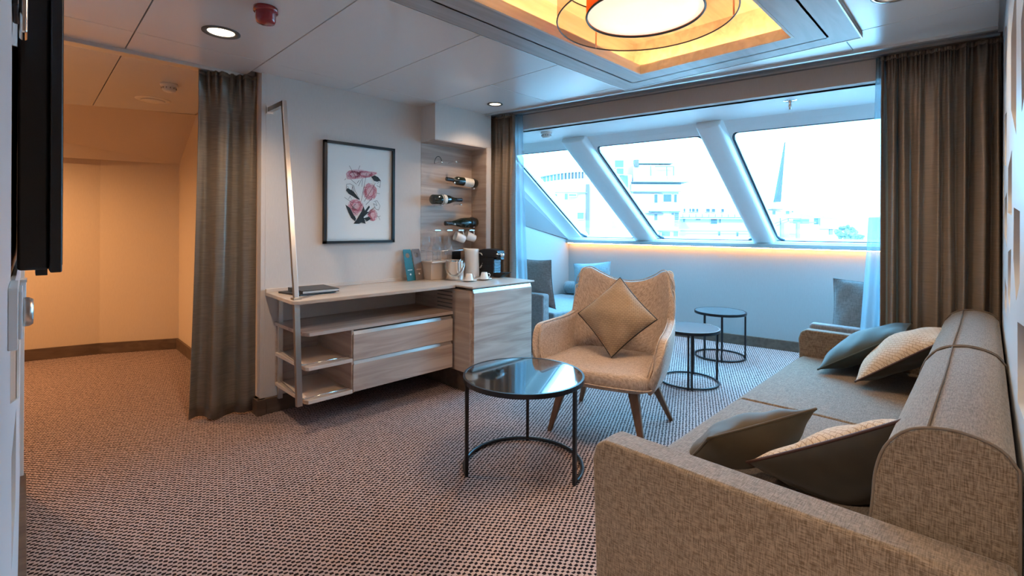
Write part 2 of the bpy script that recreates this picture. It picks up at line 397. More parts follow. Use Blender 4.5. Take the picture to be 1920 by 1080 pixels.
# walls
struct('wall_left', B(-.12, WL - .035, .42, 3.02, 0, 2.45), M['wall'])
struct('wall_back', B(1.078, 2.26, YA, YA + .2, 0, 2.45), M['wall'])
struct('wall_bulkhead', B(2.26, 2.86, 3.09, YA + .2, 1.885, 2.45), M['wall'], bevel=.004)
struct('wall_niche_side', B(2.812, 2.86, 3.09, 3.98, 0, 1.886), M['wall'])
struct('wall_niche_below', B(2.255, 2.815, YA + .02, YA + .2, 0, 1.9), M['wall'])
struct('wall_hall_right', B(1.055, 1.10, YA + .02, 5.62, 0, 2.45), M['hallwall'])
struct('wall_end_face', B(1.052, 1.079, YA + .001, YA + .21, 0, 2.17), M['wall'], bevel=.002)
struct('wall_hall_back', prism(nb(), [(1.20, 5.53), (.49, 5.87), (-.1, 6.02), (-1.7, 6.25), (-1.7, 6.4), (1.20, 6.4)], 'z', 0, 2.45), M['hallwall'])
struct('wall_hall_left', B(-1.75, -1.65, -1.7, 6.4, 0, 2.45), M['hallwall'])
struct('wall_behind', B(-1.7, 3.7, -1.75, -1.65, 0, 2.45), M['wall'])
struct('wall_right', B(1.0, 5.6, WR - .16, WR - .055, 0, 2.45), M['wall'])
struct('wall_behind_right', B(3.55, 3.65, -1.7, WR - .1, 0, 2.45), M['wall'])
# hall ceiling, header strip, sloped soffit
hc = struct('ceiling_hall', B(-1.7, 1.10, 3.44, 6.4, 2.45, 2.5), M['gap'])
pan(rect(-1.6, -.235, 3.48, 5.6), par=hc); pan(rect(-.235, .385, 3.48, 5.6), par=hc); pan(rect(.385, 1.05, 3.48, 5.6), par=hc)
struct('trim_4', B(-1.7, 1.05, 3.395, 3.475, 2.150, 2.20), M['trimlight'], bevel=.003)
struct('wall_hall_slope', hexa(nb(), [(-1.7, 6.0, 2.20), (-1.7, 6.35, 1.8), (-1.7, 6.4, 1.9), (-1.7, 6.4, 2.4),
       (1.06, 4.945, 2.165), (1.10, 5.585, 1.79), (1.10, 6.4, 1.9), (1.10, 6.4, 2.4)]), M['hallwall'])
# baseboards
def board(name, bm, m='base'): return struct(name, bm, M[m], bevel=.003)
board('baseboard_back', B(1.03, 2.9, 3.255, YA, 0, .10)); board('baseboard_end', B(1.025, 1.08, 3.25, 3.50, 0, .10))
def run(name, pts, t=.016, h=.10):
    bm = nb()
    for (ax, ay), (bx, by) in zip(pts, pts[1:]):
        d = Vector((bx - ax, by - ay)).normalized(); n = Vector((-d.y, d.x)) * t
        hexa(bm, [(ax, ay, 0), (bx, by, 0), (bx + n.x, by + n.y, 0), (ax + n.x, ay + n.y, 0), (ax, ay, h), (bx, by, h), (bx + n.x, by + n.y, h), (ax + n.x, ay + n.y, h)])
    return struct(name, bm, M['base'])
run('baseboard_hall_back', [(1.05, 5.60), (.49, 5.87), (-.1, 6.02), (-1.65, 6.24)], t=.018)
run('baseboard_hall_right', [(1.05, 3.3), (1.05, 5.62)], t=.016)
board('baseboard_left', B(WL - .035, .008, .9, 3.03, 0, .10))
board('baseboard_window', slab(nb(), 5.44, 5.47, -.05, 3.8, 0, .10))

# cut-out lacquer screens in front of the two side walls (white board, wood behind the holes)
def cut_screen(name, label, outer, holes, plane, pos, thick, back, m_front='screenw'):
    cu = bpy.data.curves.new(name, 'CURVE'); cu.dimensions = '2D'; cu.fill_mode = 'BOTH'; cu.extrude = thick / 2
    for poly in [outer] + holes:
        sp = cu.splines.new('POLY'); sp.points.add(len(poly) - 1); sp.use_cyclic_u = True
        for i, p in enumerate(poly): sp.points[i].co = (p[0], p[1], 0, 1)
    tmp = bpy.data.objects.new('tmp', cu); C.objects.link(tmp)
    dg = bpy.context.evaluated_depsgraph_get(); me = bpy.data.meshes.new_from_object(tmp.evaluated_get(dg))
    bpy.data.objects.remove(tmp)
    bm = nb(); bm.from_mesh(me)
    for v in bm.verts:
        x, y, z = v.co
        v.co = (x, pos + z, y) if plane == 'xz' else (pos + z, x, y)
    me.materials.clear()
    return obj(name, bm, M[m_front]), back
rh = [[(2.75, 2.02), (3.15, 2.12), (3.05, 1.93), (2.83, 1.80)], [(1.82, 1.86), (2.22, 1.82), (2.20, 1.58), (1.78, 1.44)],
      [(2.70, 1.66), (3.02, 1.70), (3.0, 1.48), (2.74, 1.45)], [(2.10, 1.44), (2.48, 1.42), (2.50, 1.26), (2.07, 1.24)],
      [(1.56, 1.24), (1.92, 1.26), (1.94, 1.12), (1.74, 1.02), (1.55, 1.08)], [(2.62, 1.34), (2.95, 1.33), (2.96, 1.18), (2.60, 1.13)],
      [(2.12, 1.14), (2.44, 1.12), (2.46, .97), (2.2, .93)], [(1.28, 1.02), (1.66, .98), (1.62, .80), (1.30, .84)],
      [(1.2, 1.7), (1.55, 1.66), (1.50, 1.45), (1.18, 1.5)], [(3.15, 1.55), (3.3, 1.5), (3.3, 1.3), (3.12, 1.34)], [(2.6, .98), (2.9, 1.0), (2.88, .88), (2.58, .86)],
      [(1.3, 2.1), (1.62, 2.08), (1.6, 1.95), (1.28, 1.9)]]
s, _ = cut_screen('wall_screen_right', '', rect(1.0, 3.62, .02, H - .012), rh, 'xz', WR - .015, .03, None)
s['kind'] = 'structure'
obj('screen_backing', B(1.0, 3.62, WR - .053, WR - .045, .0, H), M['screenwood'], s)
lh = [[(.85, 1.42), (2.35, 1.80), (2.45, 1.08), (.85, 1.105)], [(.85, 1.07), (2.3, .90), (2.3, .62), (.85, .98)], [(.95, .88), (1.5, .80), (1.45, .62), (1.0, .70)],
      [(2.5, .5), (2.8, .5), (2.78, .3), (2.52, .3)]]
s, _ = cut_screen('wall_screen_left', '', rect(.42, 3.0, .10, H - .012), lh, 'yz', WL - .003, .006, None)
s['kind'] = 'structure'
obj('screen_backing', B(WL - .012, WL - .0075, .42, 3.0, .0, H), M['screenwood'], s)
struct('trim_5', B(WL - .03, .0, 3.0, 3.03, 0, H), M['wall'], bevel=.002)
# tv-side ceiling gap strip on the right
struct('trim_6', B(1.0, 3.3, WR - .05, WR + .02, 2.150, 2.172), M['trimlight'])

# ------------------------------------------------------------------ bay with raked windows
YS = 3.80
struct('wall_window', slab(nb(), 5.46, 5.56, -.1, 3.9, 0, 1.03), M['baywall'])
sill = struct('trim_7', slab(nb(), 5.405, 5.62, -.05, YS, 1.0, 1.042), plain('sill_grey', (.34, .34, .34), .35), bevel=.004)
led = slab(nb(), 5.412, 5.424, .02, YS - .02, .994, 1.0)
obj('led_strip', led, M['ledsill'], sill)
CB = 5.575; ZB = 1.065; SL = .704                 # glass plane: z = ZB + (CB-c)*SL
CT = CB - (1.975 - ZB) / SL
nrm = Vector((SL, 0, 1)).normalized()
def gp(c, y, o=0):
    """point on the raked glass plane, o = offset along its outward normal"""
    return Vector((sx(c, y) + nrm.x * o, y, ZB + (CB - c) * SL + nrm.z * o))
struct('trim_8', slab(nb(), 5.50, 5.72, -.1, YS, 1.03, 1.066), M['bay'], bevel=.006)
panes = [(2.965, 3.67), (1.72, 2.70), (.30, 1.50)]
for k, (ya, yb) in enumerate(panes):
    wm = struct('window_%d' % (k + 1), nb(), M['glass'])
    bm = nb()
    hexa(bm, [gp(CB, ya, .030), gp(CB, yb, .030), gp(CT, yb, .030), gp(CT, ya, .030), gp(CB, ya, .036), gp(CB, yb, .036), gp(CT, yb, .036), gp(CT, ya, .036)])
    bm.to_mesh(wm.data); bm.free(); wm.data.materials.clear(); wm.data.materials.append(M['glass'])
    # gasket ring with rounded corners
    r = .07; ring = []
    for cx, cy, a0 in ((CB - r, ya + r, -PI/2), (CB - r, yb - r, 0), (CT + r, yb - r, PI/2), (CT + r, ya + r, PI)):
        for i in range(7):
            a = a0 + PI/2 * i / 6; ring.append((cx + r * math.cos(a), cy + r * math.sin(a)))
    ring = [gp(c, y, .012) for c, y in ring]
    obj('gasket', tube(nb(), ring, .013, 8, closed=True), M['gasket'], wm, smooth=True)
    # frame plate outside the rounded corners
    bm = nb()
    for (c0, c1, y0, y1) in ((CB - .012, CB + .06, ya - .12, yb + .12), (CT - .06, CT + .012, ya - .12, yb + .12), (CT, CB, ya - .12, ya + .012), (CT, CB, yb - .012, yb + .12)):
        hexa(bm, [gp(c1, y0, .004), gp(c1, y1, .004), gp(c0, y1, .004), gp(c0, y0, .004), gp(c1, y0, .028), gp(c1, y1, .028), gp(c0, y1, .028), gp(c0, y0, .028)])
    obj('frame', bm, M['bay'], wm)
    bm = nb()
    for cx, cy, s1, s2 in ((CB, ya, -1, 1), (CB, yb, -1, -1), (CT, yb, 1, -1), (CT, ya, 1, 1)):
        pts = [(cx, cy)] + [(cx + s1 * r * (1 - math.sin(t)), cy + s2 * r * (1 - math.cos(t))) for t in [PI/2 * i / 5 for i in range(6)]]
        A = [bm.verts.new(gp(a, b, .006)) for a, b in pts]; D = [bm.verts.new(gp(a, b, .028)) for a, b in pts]
        bm.faces.new(A); bm.faces.new(D[::-1])
        for i in range(len(A)): bm.faces.new((A[i], A[(i+1) % len(A)], D[(i+1) % len(A)], D[i]))
    obj('corner_plate', bm, M['gasket'], wm)
# mullions: rounded noses between the panes
def mullion(name, y0, y1):
    ym = (y0 + y1) / 2; hw = (y1 - y0) / 2; prof = []
    for i in range(9):
        a = PI * i / 8; prof.append((ym - hw * math.cos(a) ** 1 if True else 0, -.035 - .055 * math.sin(a) ** .6))
    prof = [(y0, .03)] + prof + [(y1, .03)]
    bm = nb(); ca, cb = CT - .14, CB + .03
    A = [bm.verts.new(gp(ca, y, o)) for y, o in prof]; D = [bm.verts.new(gp(cb, y, o)) for y, o in prof]
    bm.faces.new(A[::-1]); bm.faces.new(D)
    for i in range(len(prof)): bm.faces.new((A[i], A[(i+1) % len(prof)], D[(i+1) % len(prof)], D[i]))
    return struct(name, bm, M['bay'], bevel=.012, seg=3)
mullion('trim_9', 2.715, 2.955); mullion('trim_10', 1.515, 1.71); mullion('trim_11', .08, .29)
# left end frame of the glazing and the flat side walls of the bay
bm = nb(); hexa(bm, [gp(CB + .05, 3.675, -.02), gp(CB + .05, 4.1, -.02), gp(CT - .2, 4.1, -.02), gp(CT - .2, 3.675, -.02), gp(CB + .05, 3.675, .1), gp(CB + .05, 4.1, .1), gp(CT - .2, 4.1, .1), gp(CT - .2, 3.675, .1)])
struct('trim_12', bm, M['bay'])
struct('wall_bay_left', prism(nb(), [(2.7, 0), (5.1, 0), (5.1, .98), (4.86, 1.04), (3.4, 2.07), (2.7, 2.07)], 'y', YS, YS + .12), M['baywall'])
bm = nb()
hexa(bm, [(4.83, 3.795, 1.03), (4.05, 3.795, 1.215), (3.0, 3.795, 1.45), (3.0, 3.71, 2.06), (4.83, 3.86, 1.03), (4.05, 3.86, 1.215), (3.0, 3.86, 1.45), (3.0, 3.86, 2.06)])
bm.free(); bm = nb()
lo = [(4.845, 3.797, 1.038), (4.04, 3.797, 1.212), (2.9, 3.797, 1.46)]
hi = [(4.84, 3.78, 1.045), (3.93, 3.72, 1.545), (3.10, 3.68, 2.06), (2.9, 3.68, 2.06)]
poly = [lo[0], hi[0], hi[1], hi[2], hi[3], lo[2], lo[1]]
A = [bm.verts.new(p) for p in poly]; D = [bm.verts.new((p[0], 3.83, p[2])) for p in poly]
bm.faces.new(A); bm.faces.new(D[::-1])
for i in range(len(A)): bm.faces.new((A[i], A[(i+1) % len(A)], D[(i+1) % len(A)], D[i]))
struct('wall_bay_slope', bm, M['baydark'])
struct('wall_bay_right', prism(nb(), [(3.36, 0), (5.6, 0), (5.6, 1.0), (3.8, 2.45), (3.36, 2.45)], 'y', WR - .05, WR), M['bay'])
# bay ceiling and the small fascia above the glass
struct('ceiling_bay', slab(nb(), 3.60, 4.19, -.1, 3.95, 2.06, 2.12), M['bay'], bevel=.01)
bm = nb()
for y0, y1 in ((-.1, 3.95),):
    a, b = gp(CT, y0, -.0), gp(CT, y1, -.0)
    hexa(bm, [a, b, (sx(4.17, y1), y1, 2.065), (sx(4.17, y0), y0, 2.065), a + Vector((0, 0, .3)), b + Vector((0, 0, .3)), (sx(4.17, y1), y1, 2.365), (sx(4.17, y0), y0, 2.365)])
struct('trim_13', bm, M['bay'])
# closes the roof above the glass top so the sky only enters through the panes
struct('roof_cap', slab(nb(), 3.60, 4.30, -.1, 3.95, 2.40, 2.46), M['bay'])
portal = lamp('window_portal', 'AREA', (0, 0, 0), 1, (1, 1, 1), 3.5, size_y=1.7)
pc = (gp(CB, 1.95, .06) + gp(CT, 1.95, .06)) / 2
portal.data.cycles.is_portal = True
portal.matrix_world = Matrix.Translation(pc) @ Matrix.Rotation(math.atan(SK), 4, 'Z') @ Matrix.Rotation(math.atan(SL), 4, 'Y') @ Matrix.Rotation(PI, 4, 'X') @ Matrix.Rotation(PI/2, 4, 'Z')
# ------------------------------------------------------------------ ceiling tray
TX0, TX1, TY0, TY1 = .93, 2.93, .455, 1.795
IX0, IX1, IY0, IY1 = 1.16, 2.698, .692, 1.553
tr = struct('ceiling_tray', nb(), M['frameoak'])
bm = nb()
zt = 2.152
for (a, b, c, d) in ((TX0, TX1, IY1, TY1), (TX0, TX1, TY0, IY0), (TX0, IX0, IY0, IY1), (IX1, TX1, IY0, IY1)):
    box(bm, a, b, c, d, zt, zt + .02)
bm.to_mesh(tr.data); bm.free()
bm = nb()
for (a, b, c, d) in ((IX0, IX1, IY1 - .012, IY1), (IX0, IX1, IY0, IY0 + .012), (IX0, IX0 + .012, IY0 + .012, IY1 - .012), (IX1 - .012, IX1, IY0 + .012, IY1 - .012)):
    box(bm, a, b, c, d, zt - .001, zt + .055)
obj('lip', bm, M['trayin'], tr)
bm = nb(); g = .115
for (a, b, c, d) in ((IX0 - g, IX1 + g, IY1 + g, IY1 + g + .01), (IX0 - g, IX1 + g, IY0 - g - .01, IY0 - g), (IX0 - g - .01, IX0 - g, IY0 - g, IY1 + g), (IX1 + g, IX1 + g + .01, IY0 - g, IY1 + g)):
    box(bm, a, b, c, d, zt, 2.41)
obj('cove_wall', bm, M['trayin'], tr)
obj('tray_top', B(IX0 - g, IX1 + g, IY0 - g, IY1 + g, 2.40, 2.42), M['trayin'], tr)
bm = nb()
for (a, b, c, d) in ((IX0, IX1, IY1 + .035, IY1 + .05), (IX0, IX1, IY0 - .05, IY0 - .035), (IX0 - .05, IX0 - .035, IY0, IY1), (IX1 + .035, IX1 + .05, IY0, IY1)):
    box(bm, a, b, c, d, zt + .022, zt + .03)
obj('led_strip', bm, M['ledstrip'], tr)
bm = nb()
for (a, b, c, d) in ((TX0 - .006, TX1 + .006, TY1, TY1 + .006), (TX0 - .006, TX1 + .006, TY0 - .006, TY0), (TX1, TX1 + .006, TY0, TY1), (TX0 - .006, TX0, TY0, TY1)):
    box(bm, a, b, c, d, zt - .002, H + .01)
obj('edge_strip', bm, M['trimlight'], tr)

# ------------------------------------------------------------------ lamps
def drum(name, label, loc):
    t = thing(name, label, 'lamp', loc)
    R, r, z = .385, .253, 0
    obj('outer_shade', lathe(nb(), [(R, .0), (R, .20)], 64, cap=False), M['organza'], t, smooth=True)
    for zz in (0, .20): obj('shade_ring', tube(nb(), circle((0, 0, zz), R, 72), .0035, 6, closed=True), M['black'], t, smooth=True)
    obj('inner_shade', lathe(nb(), [(r, .02), (r, .17)], 64, cap=False), M['copper'], t, smooth=True, solid=.002)
    obj('shade_rim', tube(nb(), circle((0, 0, .02), r, 72), .005, 6, closed=True), M['black'], t, smooth=True)
    obj('diffuser', lathe(nb(), [(0, .018), (r * .5, .019), (r - .004, .026), (r - .004, .03), (0, .03)], 64, cap=False), M['diffuser'], t, smooth=True)
    obj('canopy_plate', lathe(nb(), [(.0, .170), (.15, .170), (.15, .19), (0, .19)], 32, cap=False), M['black'], t)
    for k in range(3):
        a = 2 * PI * k / 3 - .9
        obj('hanging_rod', tube(nb(), [(R * math.cos(a) * .99, R * math.sin(a) * .99, 0), (R * math.cos(a) * .99, R * math.sin(a) * .99, .20)], .004, 6), M['steel'], t)
    obj('stem', tube(nb(), [(0, 0, .19), (0, 0, 2.40 - loc[2])], .02, 10), M['steel'], t)
    l = lamp('lamp_light', 'AREA', (0, 0, .010), 9, WARM, .46); l.parent = t
    l = lamp('lamp_bulb', 'POINT', (0, 0, .10), 7, LED, .05); l.parent = t
    return t
drum('drum_ceiling_lamp', 'double drum ceiling lamp with glowing disc, copper shade and sheer outer ring', (1.93, 1.09, 2.125))
def spot(loc, label, power, r=.062, glow=True, col=WARM, ang=2.3):
    t = thing('downlight', label, 'light', loc, group='recessed ceiling downlights')
    obj('trim_ring', lathe(nb(), [(r * .74, -.001), (r * .8, -.006), (r, -.004), (r, 0), (r * .74, .004)], 32, cap=False), M['gap'] if glow else M['chrome'], t, smooth=True)
    obj('reflector', lathe(nb(), [(r * .76, -.001), (r * .55, .012), (0, .014)], 32, cap=False), M['chrome'], t, smooth=True)
    obj('lens', lathe(nb(), [(0, -.004), (r * .40, -.003), (r * .70, .0), (r * .70, .002), (0, .002)], 32, cap=False), M['spotlens'], t, smooth=True)
    l = lamp('downlight_light', 'SPOT', (0, 0, -.012), power, col, .03, spot=ang, blend=.8); l.parent = t
    return t
spot((.690, 2.745, H), 'lit round downlight with dark rim in the ceiling before the hall curtain', 30, .085)
spot((2.615, 2.78, H), 'small lit round downlight above the wine niche', 12, .062)
spot((2.52, .27, H), 'lit downlight with chrome rim cut by the top edge, right of the tray', 14, .09, False)
spot((-.7, 5.05, H), 'warm downlight in the hall ceiling, out of view round the corner', 125, .07, col=(1.0, .52, .21), ang=2.85)
spot((.35, 5.0, H) if False else (-.38, .12, H), 'added warm fill light in the ceiling behind the viewpoint, never in view', 150, .07, col=(1.0, .78, .58))  # added fill light, brightens the near side of the room from behind the camera

# ------------------------------------------------------------------ ceiling devices
def detector(loc, label, s=1.0):
    t = thing('smoke_detector', label, 'detector', loc, group='white smoke detectors')
    obj('base', lathe(nb(), [(0, 0), (.052*s, 0), (.052*s, -.012*s), (.046*s, -.018*s), (0, -.018*s)], 32, cap=False), M['whitepl'], t, smooth=True)
    obj('head', lathe(nb(), [(.042*s, -.018*s), (.042*s, -.036*s), (.034*s, -.05*s), (.02*s, -.055*s), (0, -.055*s)], 32, cap=False), M['whitepl'], t, smooth=True)
    bm = nb()
    for k in range(12):
        a = 2*PI*k/12; c, s_ = math.cos(a), math.sin(a)
        bar(bm, (.043*s*c, .043*s*s_, -.026*s), (.043*s*c, .043*s*s_, -.036*s), .0035*s)
    obj('vent_slot', bm, M['gap'], t)
    return t
detector((.695, 4.02, H), 'white smoke detector on the orange lit hall ceiling')
detector((3.33, 2.86, 2.06), 'white smoke detector on the bay ceiling beside the first slanted post', 1.0)
vt = thing('air_vent', 'flat round white vent disc behind the hall smoke detector', 'vent', (.695, 4.607, H))
obj('plate', lathe(nb(), [(0, -.006), (.10, -.006), (.115, -.001), (.115, 0)], 40, cap=False), M['whitepl'], vt, smooth=True)
obj('disc', lathe(nb(), [(0, -.016), (.07, -.014), (.078, -.008), (0, -.006)], 40, cap=False), M['whitepl'], vt, smooth=True)
sp_ = thing('sprinkler', 'small chrome sprinkler head on the bay ceiling above the right window', 'sprinkler', (3.63, .955, 2.06))
obj('escutcheon', lathe(nb(), [(0, -.004), (.036, -.004), (.042, 0)], 24, cap=False), M['chrome'], sp_, smooth=True)
obj('nozzle', lathe(nb(), [(0, -.06), (.008, -.058), (.008, -.045), (.012, -.04), (.010, -.02), (.014, -.004)], 16, cap=False), M['chrome'], sp_, smooth=True)
al = thing('alarm_beacon', 'glossy dark red alarm dome hanging at the top edge of the picture', 'alarm', (.752, 2.296, H))
obj('base', lathe(nb(), [(0, 0), (.05, 0), (.05, -.02), (0, -.02)], 24, cap=False), M['red'], al, smooth=True)
obj('dome', lathe(nb(), [(.042, -.02), (.042, -.055), (.036, -.068), (.02, -.074), (0, -.075)], 24, cap=False), M['red'], al, smooth=True)

# ------------------------------------------------------------------ picture
pf = thing('framed_print', 'black framed print of pink and black flowers on the beige wall', 'picture', (1.726, YA, 1.435))
W2, H2 = .277, .360
bm = nb()
for (a, b, c, d) in ((-W2, W2, H2 - .018, H2), (-W2, W2, -H2, -H2 + .018), (-W2, -W2 + .018, -H2, H2), (W2 - .018, W2, -H2, H2)): box(bm, a, b, -.030, 0, c, d)
obj('frame', bm, M['black'], pf)
obj('mount', B(-W2 + .01, W2 - .01, -.008, -.001, -H2 + .01, H2 - .01), M['mat'], pf)
obj('sheet', B(-W2 + .03, W2 - .03, -.011, -.0085, -H2 + .028, H2 - .028), plain('print_sheet', (.74, .75, .73), .85), pf)
def flat(bm, pts, y, t=.0006):
    A = [bm.verts.new((p[0], y, p[1])) for p in pts]; bm.faces.new(A); return bm
def pix(px, py):   # position on the sheet from its own proportions
    return ((px - 392) / 317 * .277, (535 - py) / 455 * .360)
def blob(cx, cy, rx, ry, n=18, j=.18, rot=0):
    out = []
    for i in range(n):
        a = 2*PI*i/n; q = 1 + random.uniform(-j, j); x = rx*q*math.cos(a); y = ry*q*math.sin(a)
        out.append(pix(cx + x*math.cos(rot) - y*math.sin(rot), cy + x*math.sin(rot) + y*math.cos(rot)))
    return out
bmP, bmL, bmI = nb(), nb(), nb()
def stroke(bm, pts, w=.0016, y=-.0128):
    for a, b in zip(pts, pts[1:]):
        a = Vector(pix(*a)); b = Vector(pix(*b)); d = (b - a)
        if d.length < 1e-5: continue
        d.normalize(); n = Vector((-d.y, d.x)) * w / 2
        A = [bm.verts.new((p.x, y, p.y)) for p in (a - n, b - n, b + n, a + n)]; bm.faces.new(A)
flat(bmL, [pix(*p) for p in ((262, 360), (280, 335), (330, 318), (400, 312), (470, 320), (540, 322), (545, 335), (490, 365), (440, 385), (370, 398), (300, 410), (272, 408))], -.0120)
flat(bmL, blob(478, 512, 62, 78), -.0120); flat(bmL, blob(350, 650, 66, 60), -.0120); flat(bmL, blob(350, 700, 30, 40), -.01205); flat(bmL, blob(505, 730, 42, 52), -.0120)
def scribble(cx, cy, rx, ry, n, bm, w=.0014, y=-.0126):
    for _ in range(n):
        a = random.uniform(0, 2*PI); b = a + random.uniform(.6, 2.6); p = []
        for t in range(5):
            q = a + (b - a) * t / 4; f = random.uniform(.45, 1.0); p.append((cx + rx*f*math.cos(q), cy + ry*f*math.sin(q)))
        stroke(bm, p, w, y)
scribble(478, 512, 62, 78, 34, bmP); scribble(350, 650, 66, 60, 34, bmP); scribble(505, 730, 42, 52, 26, bmP); scribble(330, 362, 60, 40, 26, bmP, .002); scribble(430, 350, 80, 32, 26, bmP, .0016); scribble(510, 335, 30, 14, 10, bmP)
for cx, cy, rx, ry in ((478, 512, 64, 80), (350, 650, 68, 62), (505, 730, 44, 54)):
    stroke(bmP, [(cx + rx*math.cos(2*PI*i/16), cy + ry*math.sin(2*PI*i/16)) for i in range(17)], .0018)
obj('pale_petals', bmL, M['pinkl'], pf, label='pale pink printed petals', kind='stuff')
obj('pink_petals', bmP, M['pink'], pf, label='crimson line work of the petals', kind='stuff')
yi = -.0134
for pts in ([(258, 640), (300, 670), (330, 730), (352, 765), (345, 790), (310, 760), (285, 710)], [(330, 812), (360, 770), (400, 700), (420, 650), (432, 690), (470, 640), (478, 655), (450, 700), (470, 700), (420, 750), (440, 812), (400, 800), (380, 812)],
            [(420, 760), (470, 745), (490, 765), (450, 790)], [(262, 510), (275, 490), (320, 510), (352, 545), (385, 590), (360, 585), (320, 560), (285, 540)], [(490, 370), (520, 352), (555, 368), (580, 398), (545, 412), (515, 405)]):
    flat(bmI, [pix(*p) for p in pts], yi)
for st in ([(265, 500), (268, 455), (300, 450), (330, 465), (342, 510), (385, 590)], [(290, 285), (350, 390)], [(385, 275), (372, 312)], [(445, 340), (398, 600)], [(410, 390), (402, 470)], [(380, 410), (360, 440)], [(400, 400), (372, 465)], [(305, 410), (355, 450)],
           [(530, 425), (425, 605)], [(500, 570), (440, 635)], [(250, 575), (325, 625)], [(285, 590), (300, 560), (312, 590)], [(545, 735), (560, 745), (575, 775)], [(560, 745), (578, 735)], [(515, 600), (545, 592), (575, 640), (560, 680), (530, 670), (510, 620), (545, 640), (530, 600)],
           [(530, 650), (460, 710)], [(540, 520), (570, 525)], [(570, 470), (575, 430)], [(250, 420), (262, 405)], [(545, 430), (580, 400), (570, 460), (540, 450)], [(275, 470), (310, 530), (320, 470), (335, 530)]):
    stroke(bmI, st, .0022, yi)
for _ in range(16):
    x = random.uniform(300, 460); y = random.uniform(660, 800); stroke(bmI, [(x, y), (x + random.uniform(-30, 40), y - random.uniform(10, 40))], .003, yi)
obj('ink_leaves', bmI, M['ink'], pf, label='black printed leaves and stems', kind='stuff')

# ------------------------------------------------------------------ console with drawers and open shelves
ZC = .773; YF = 2.765
con = thing('console_unit', 'wall hung washed oak console with two long drawers and open end shelves', 'cabinet', (1.07, YA, .17))
top = [(1.075, YA - .002), (1.075, YA - .04), (1.055, 3.12), (1.055, 2.80), (1.063, 2.778), (1.085, YF), (2.21, YF), (2.21, YA - .002)]
top = [(1.078, 3.278), (1.078, 3.2), (1.062, 2.81), (1.07, 2.785), (1.095, YF), (2.212, YF), (2.212, 3.278)]
obj('worktop', prism(nb(), top, 'z', ZC - .022, ZC), M['oaktop'], con, world=True, bevel=.003)
obj('upstand', B(1.08, 2.25, YA - .018, YA, ZC, ZC + .022), M['edge'], con, world=True, bevel=.002)
obj('middle_shelf', prism(nb(), [(1.135, 3.278), (1.135, 2.83), (1.16, 2.79), (2.21, 2.79), (2.21, 3.278)], 'z', .556, .578), M['oak'], con, world=True, bevel=.002)
for z in (.362, .170):
    obj('shelf', prism(nb(), [(1.135, 3.26), (1.135, 2.80), (1.15, 2.775), (1.42, 2.775), (1.42, 3.26)], 'z', z, z + .022), M['edge'], con, world=True, bevel=.002)
obj('divider', B(1.415, 1.43, 2.785, 3.278, .170, .556), M['oakv'], con, world=True)
obj('carcass', B(1.43, 2.20, 2.80, 3.278, .176, .548), M['oakv'], con, world=True)
obj('end_back', B(1.14, 1.415, 3.262, 3.278, .17, .556), M['oak'], con, world=True)
for z0, z1 in ((.368, .528), (.176, .344)):
    dr = obj('drawer', B(1.424, 2.196, 2.775, 2.80, z0, z1), M['oak'], con, world=True, bevel=.0015)
    obj('handle_strip', hexa(nb(), [(1.43, 2.778, z1 - .002), (2.19, 2.778, z1 - .002), (2.19, 2.799, z1 - .002), (1.43, 2.799, z1 - .002),
        (1.43, 2.786, z1 + .020), (2.19, 2.786, z1 + .020), (2.19, 2.799, z1 + .020), (1.43, 2.799, z1 + .020)]), M['steel'], dr, world=True)
for y, x in ((3.235, 1.165),):
    obj('rear_post', B(1.145, 1.170, 3.225, 3.25, .09, ZC - .022), M['steel'], con, world=True)
for z in (.402, .207):
    obj('gallery_rail', tube(nb(), [(1.155, 3.235, z), (1.118, 2.80, z), (1.13, 2.782, z), (1.40, 2.782, z)], .0032, 6), M['chrome'], con, world=True, smooth=True)
# vent grille slots in the fridge cabinet side (console side of it)
fr = thing('fridge_cabinet', 'washed oak minibar cabinet with pale worktop standing proud of the console', 'cabinet', (2.21, YA, .0))
obj('body', B(2.212, 2.838, 2.605, 3.278, .155, ZC - .03), M['oakv'], fr, world=True, bevel=.001)
obj('worktop', B(2.212, 2.862, 2.575, 3.278, ZC - .012, ZC), M['oaktop'], fr, world=True, bevel=.002)
obj('top_rail', B(2.225, 2.838, 2.600, 2.66, ZC - .032, ZC - .012), M['gap'], fr, world=True)
dd = obj('door', B(2.236, 2.838, 2.583, 2.603, .160, .727), M['oak'], fr, world=True, bevel=.0012)
obj('grip_strip', hexa(nb(), [(2.230, 2.582, .727), (2.830, 2.582, .727), (2.830, 2.606, .727), (2.230, 2.606, .727), (2.230, 2.590, .752), (2.830, 2.590, .752), (2.830, 2.606, .752), (2.230, 2.606, .752)]), M['trimlight'], dd, world=True)
obj('plinth', B(2.25, 2.80, 2.70, 3.25, 0, .156), M['base'], fr, world=True)
bm = nb()
for k in range(6):
    z = .598 + k * .0285; box(bm, 2.2085, 2.2115, 2.80, 2.98, z, z + .008)
obj('vent_slots', bm, M['gap'], fr, world=True)
# raised oak ledge at the back of the niche
lg = thing('niche_ledge', 'oak ledge box standing on the worktop below the hanging glasses', 'ledge', (2.40, 3.2, ZC))
obj('body', B(2.262, 2.55, 3.135, 3.295, ZC, .905), M['edge'], lg, world=True, bevel=.004)
obj('top', B(2.255, 2.57, 3.115, 3.295, .905, .920), M['edge'], lg, world=True, bevel=.004)
# niche lining
nl = struct('wall_niche_lining', B(2.265, 2.812, 3.285, 3.300, ZC, 1.886), M['oak'])
obj('side_lining', B(2.804, 2.812, 3.092, 3.285, ZC, 1.886), M['oakv'], nl)
obj('top_lining', B(2.262, 2.812, 3.092, 3.285, 1.878, 1.886), M['oak'], nl)
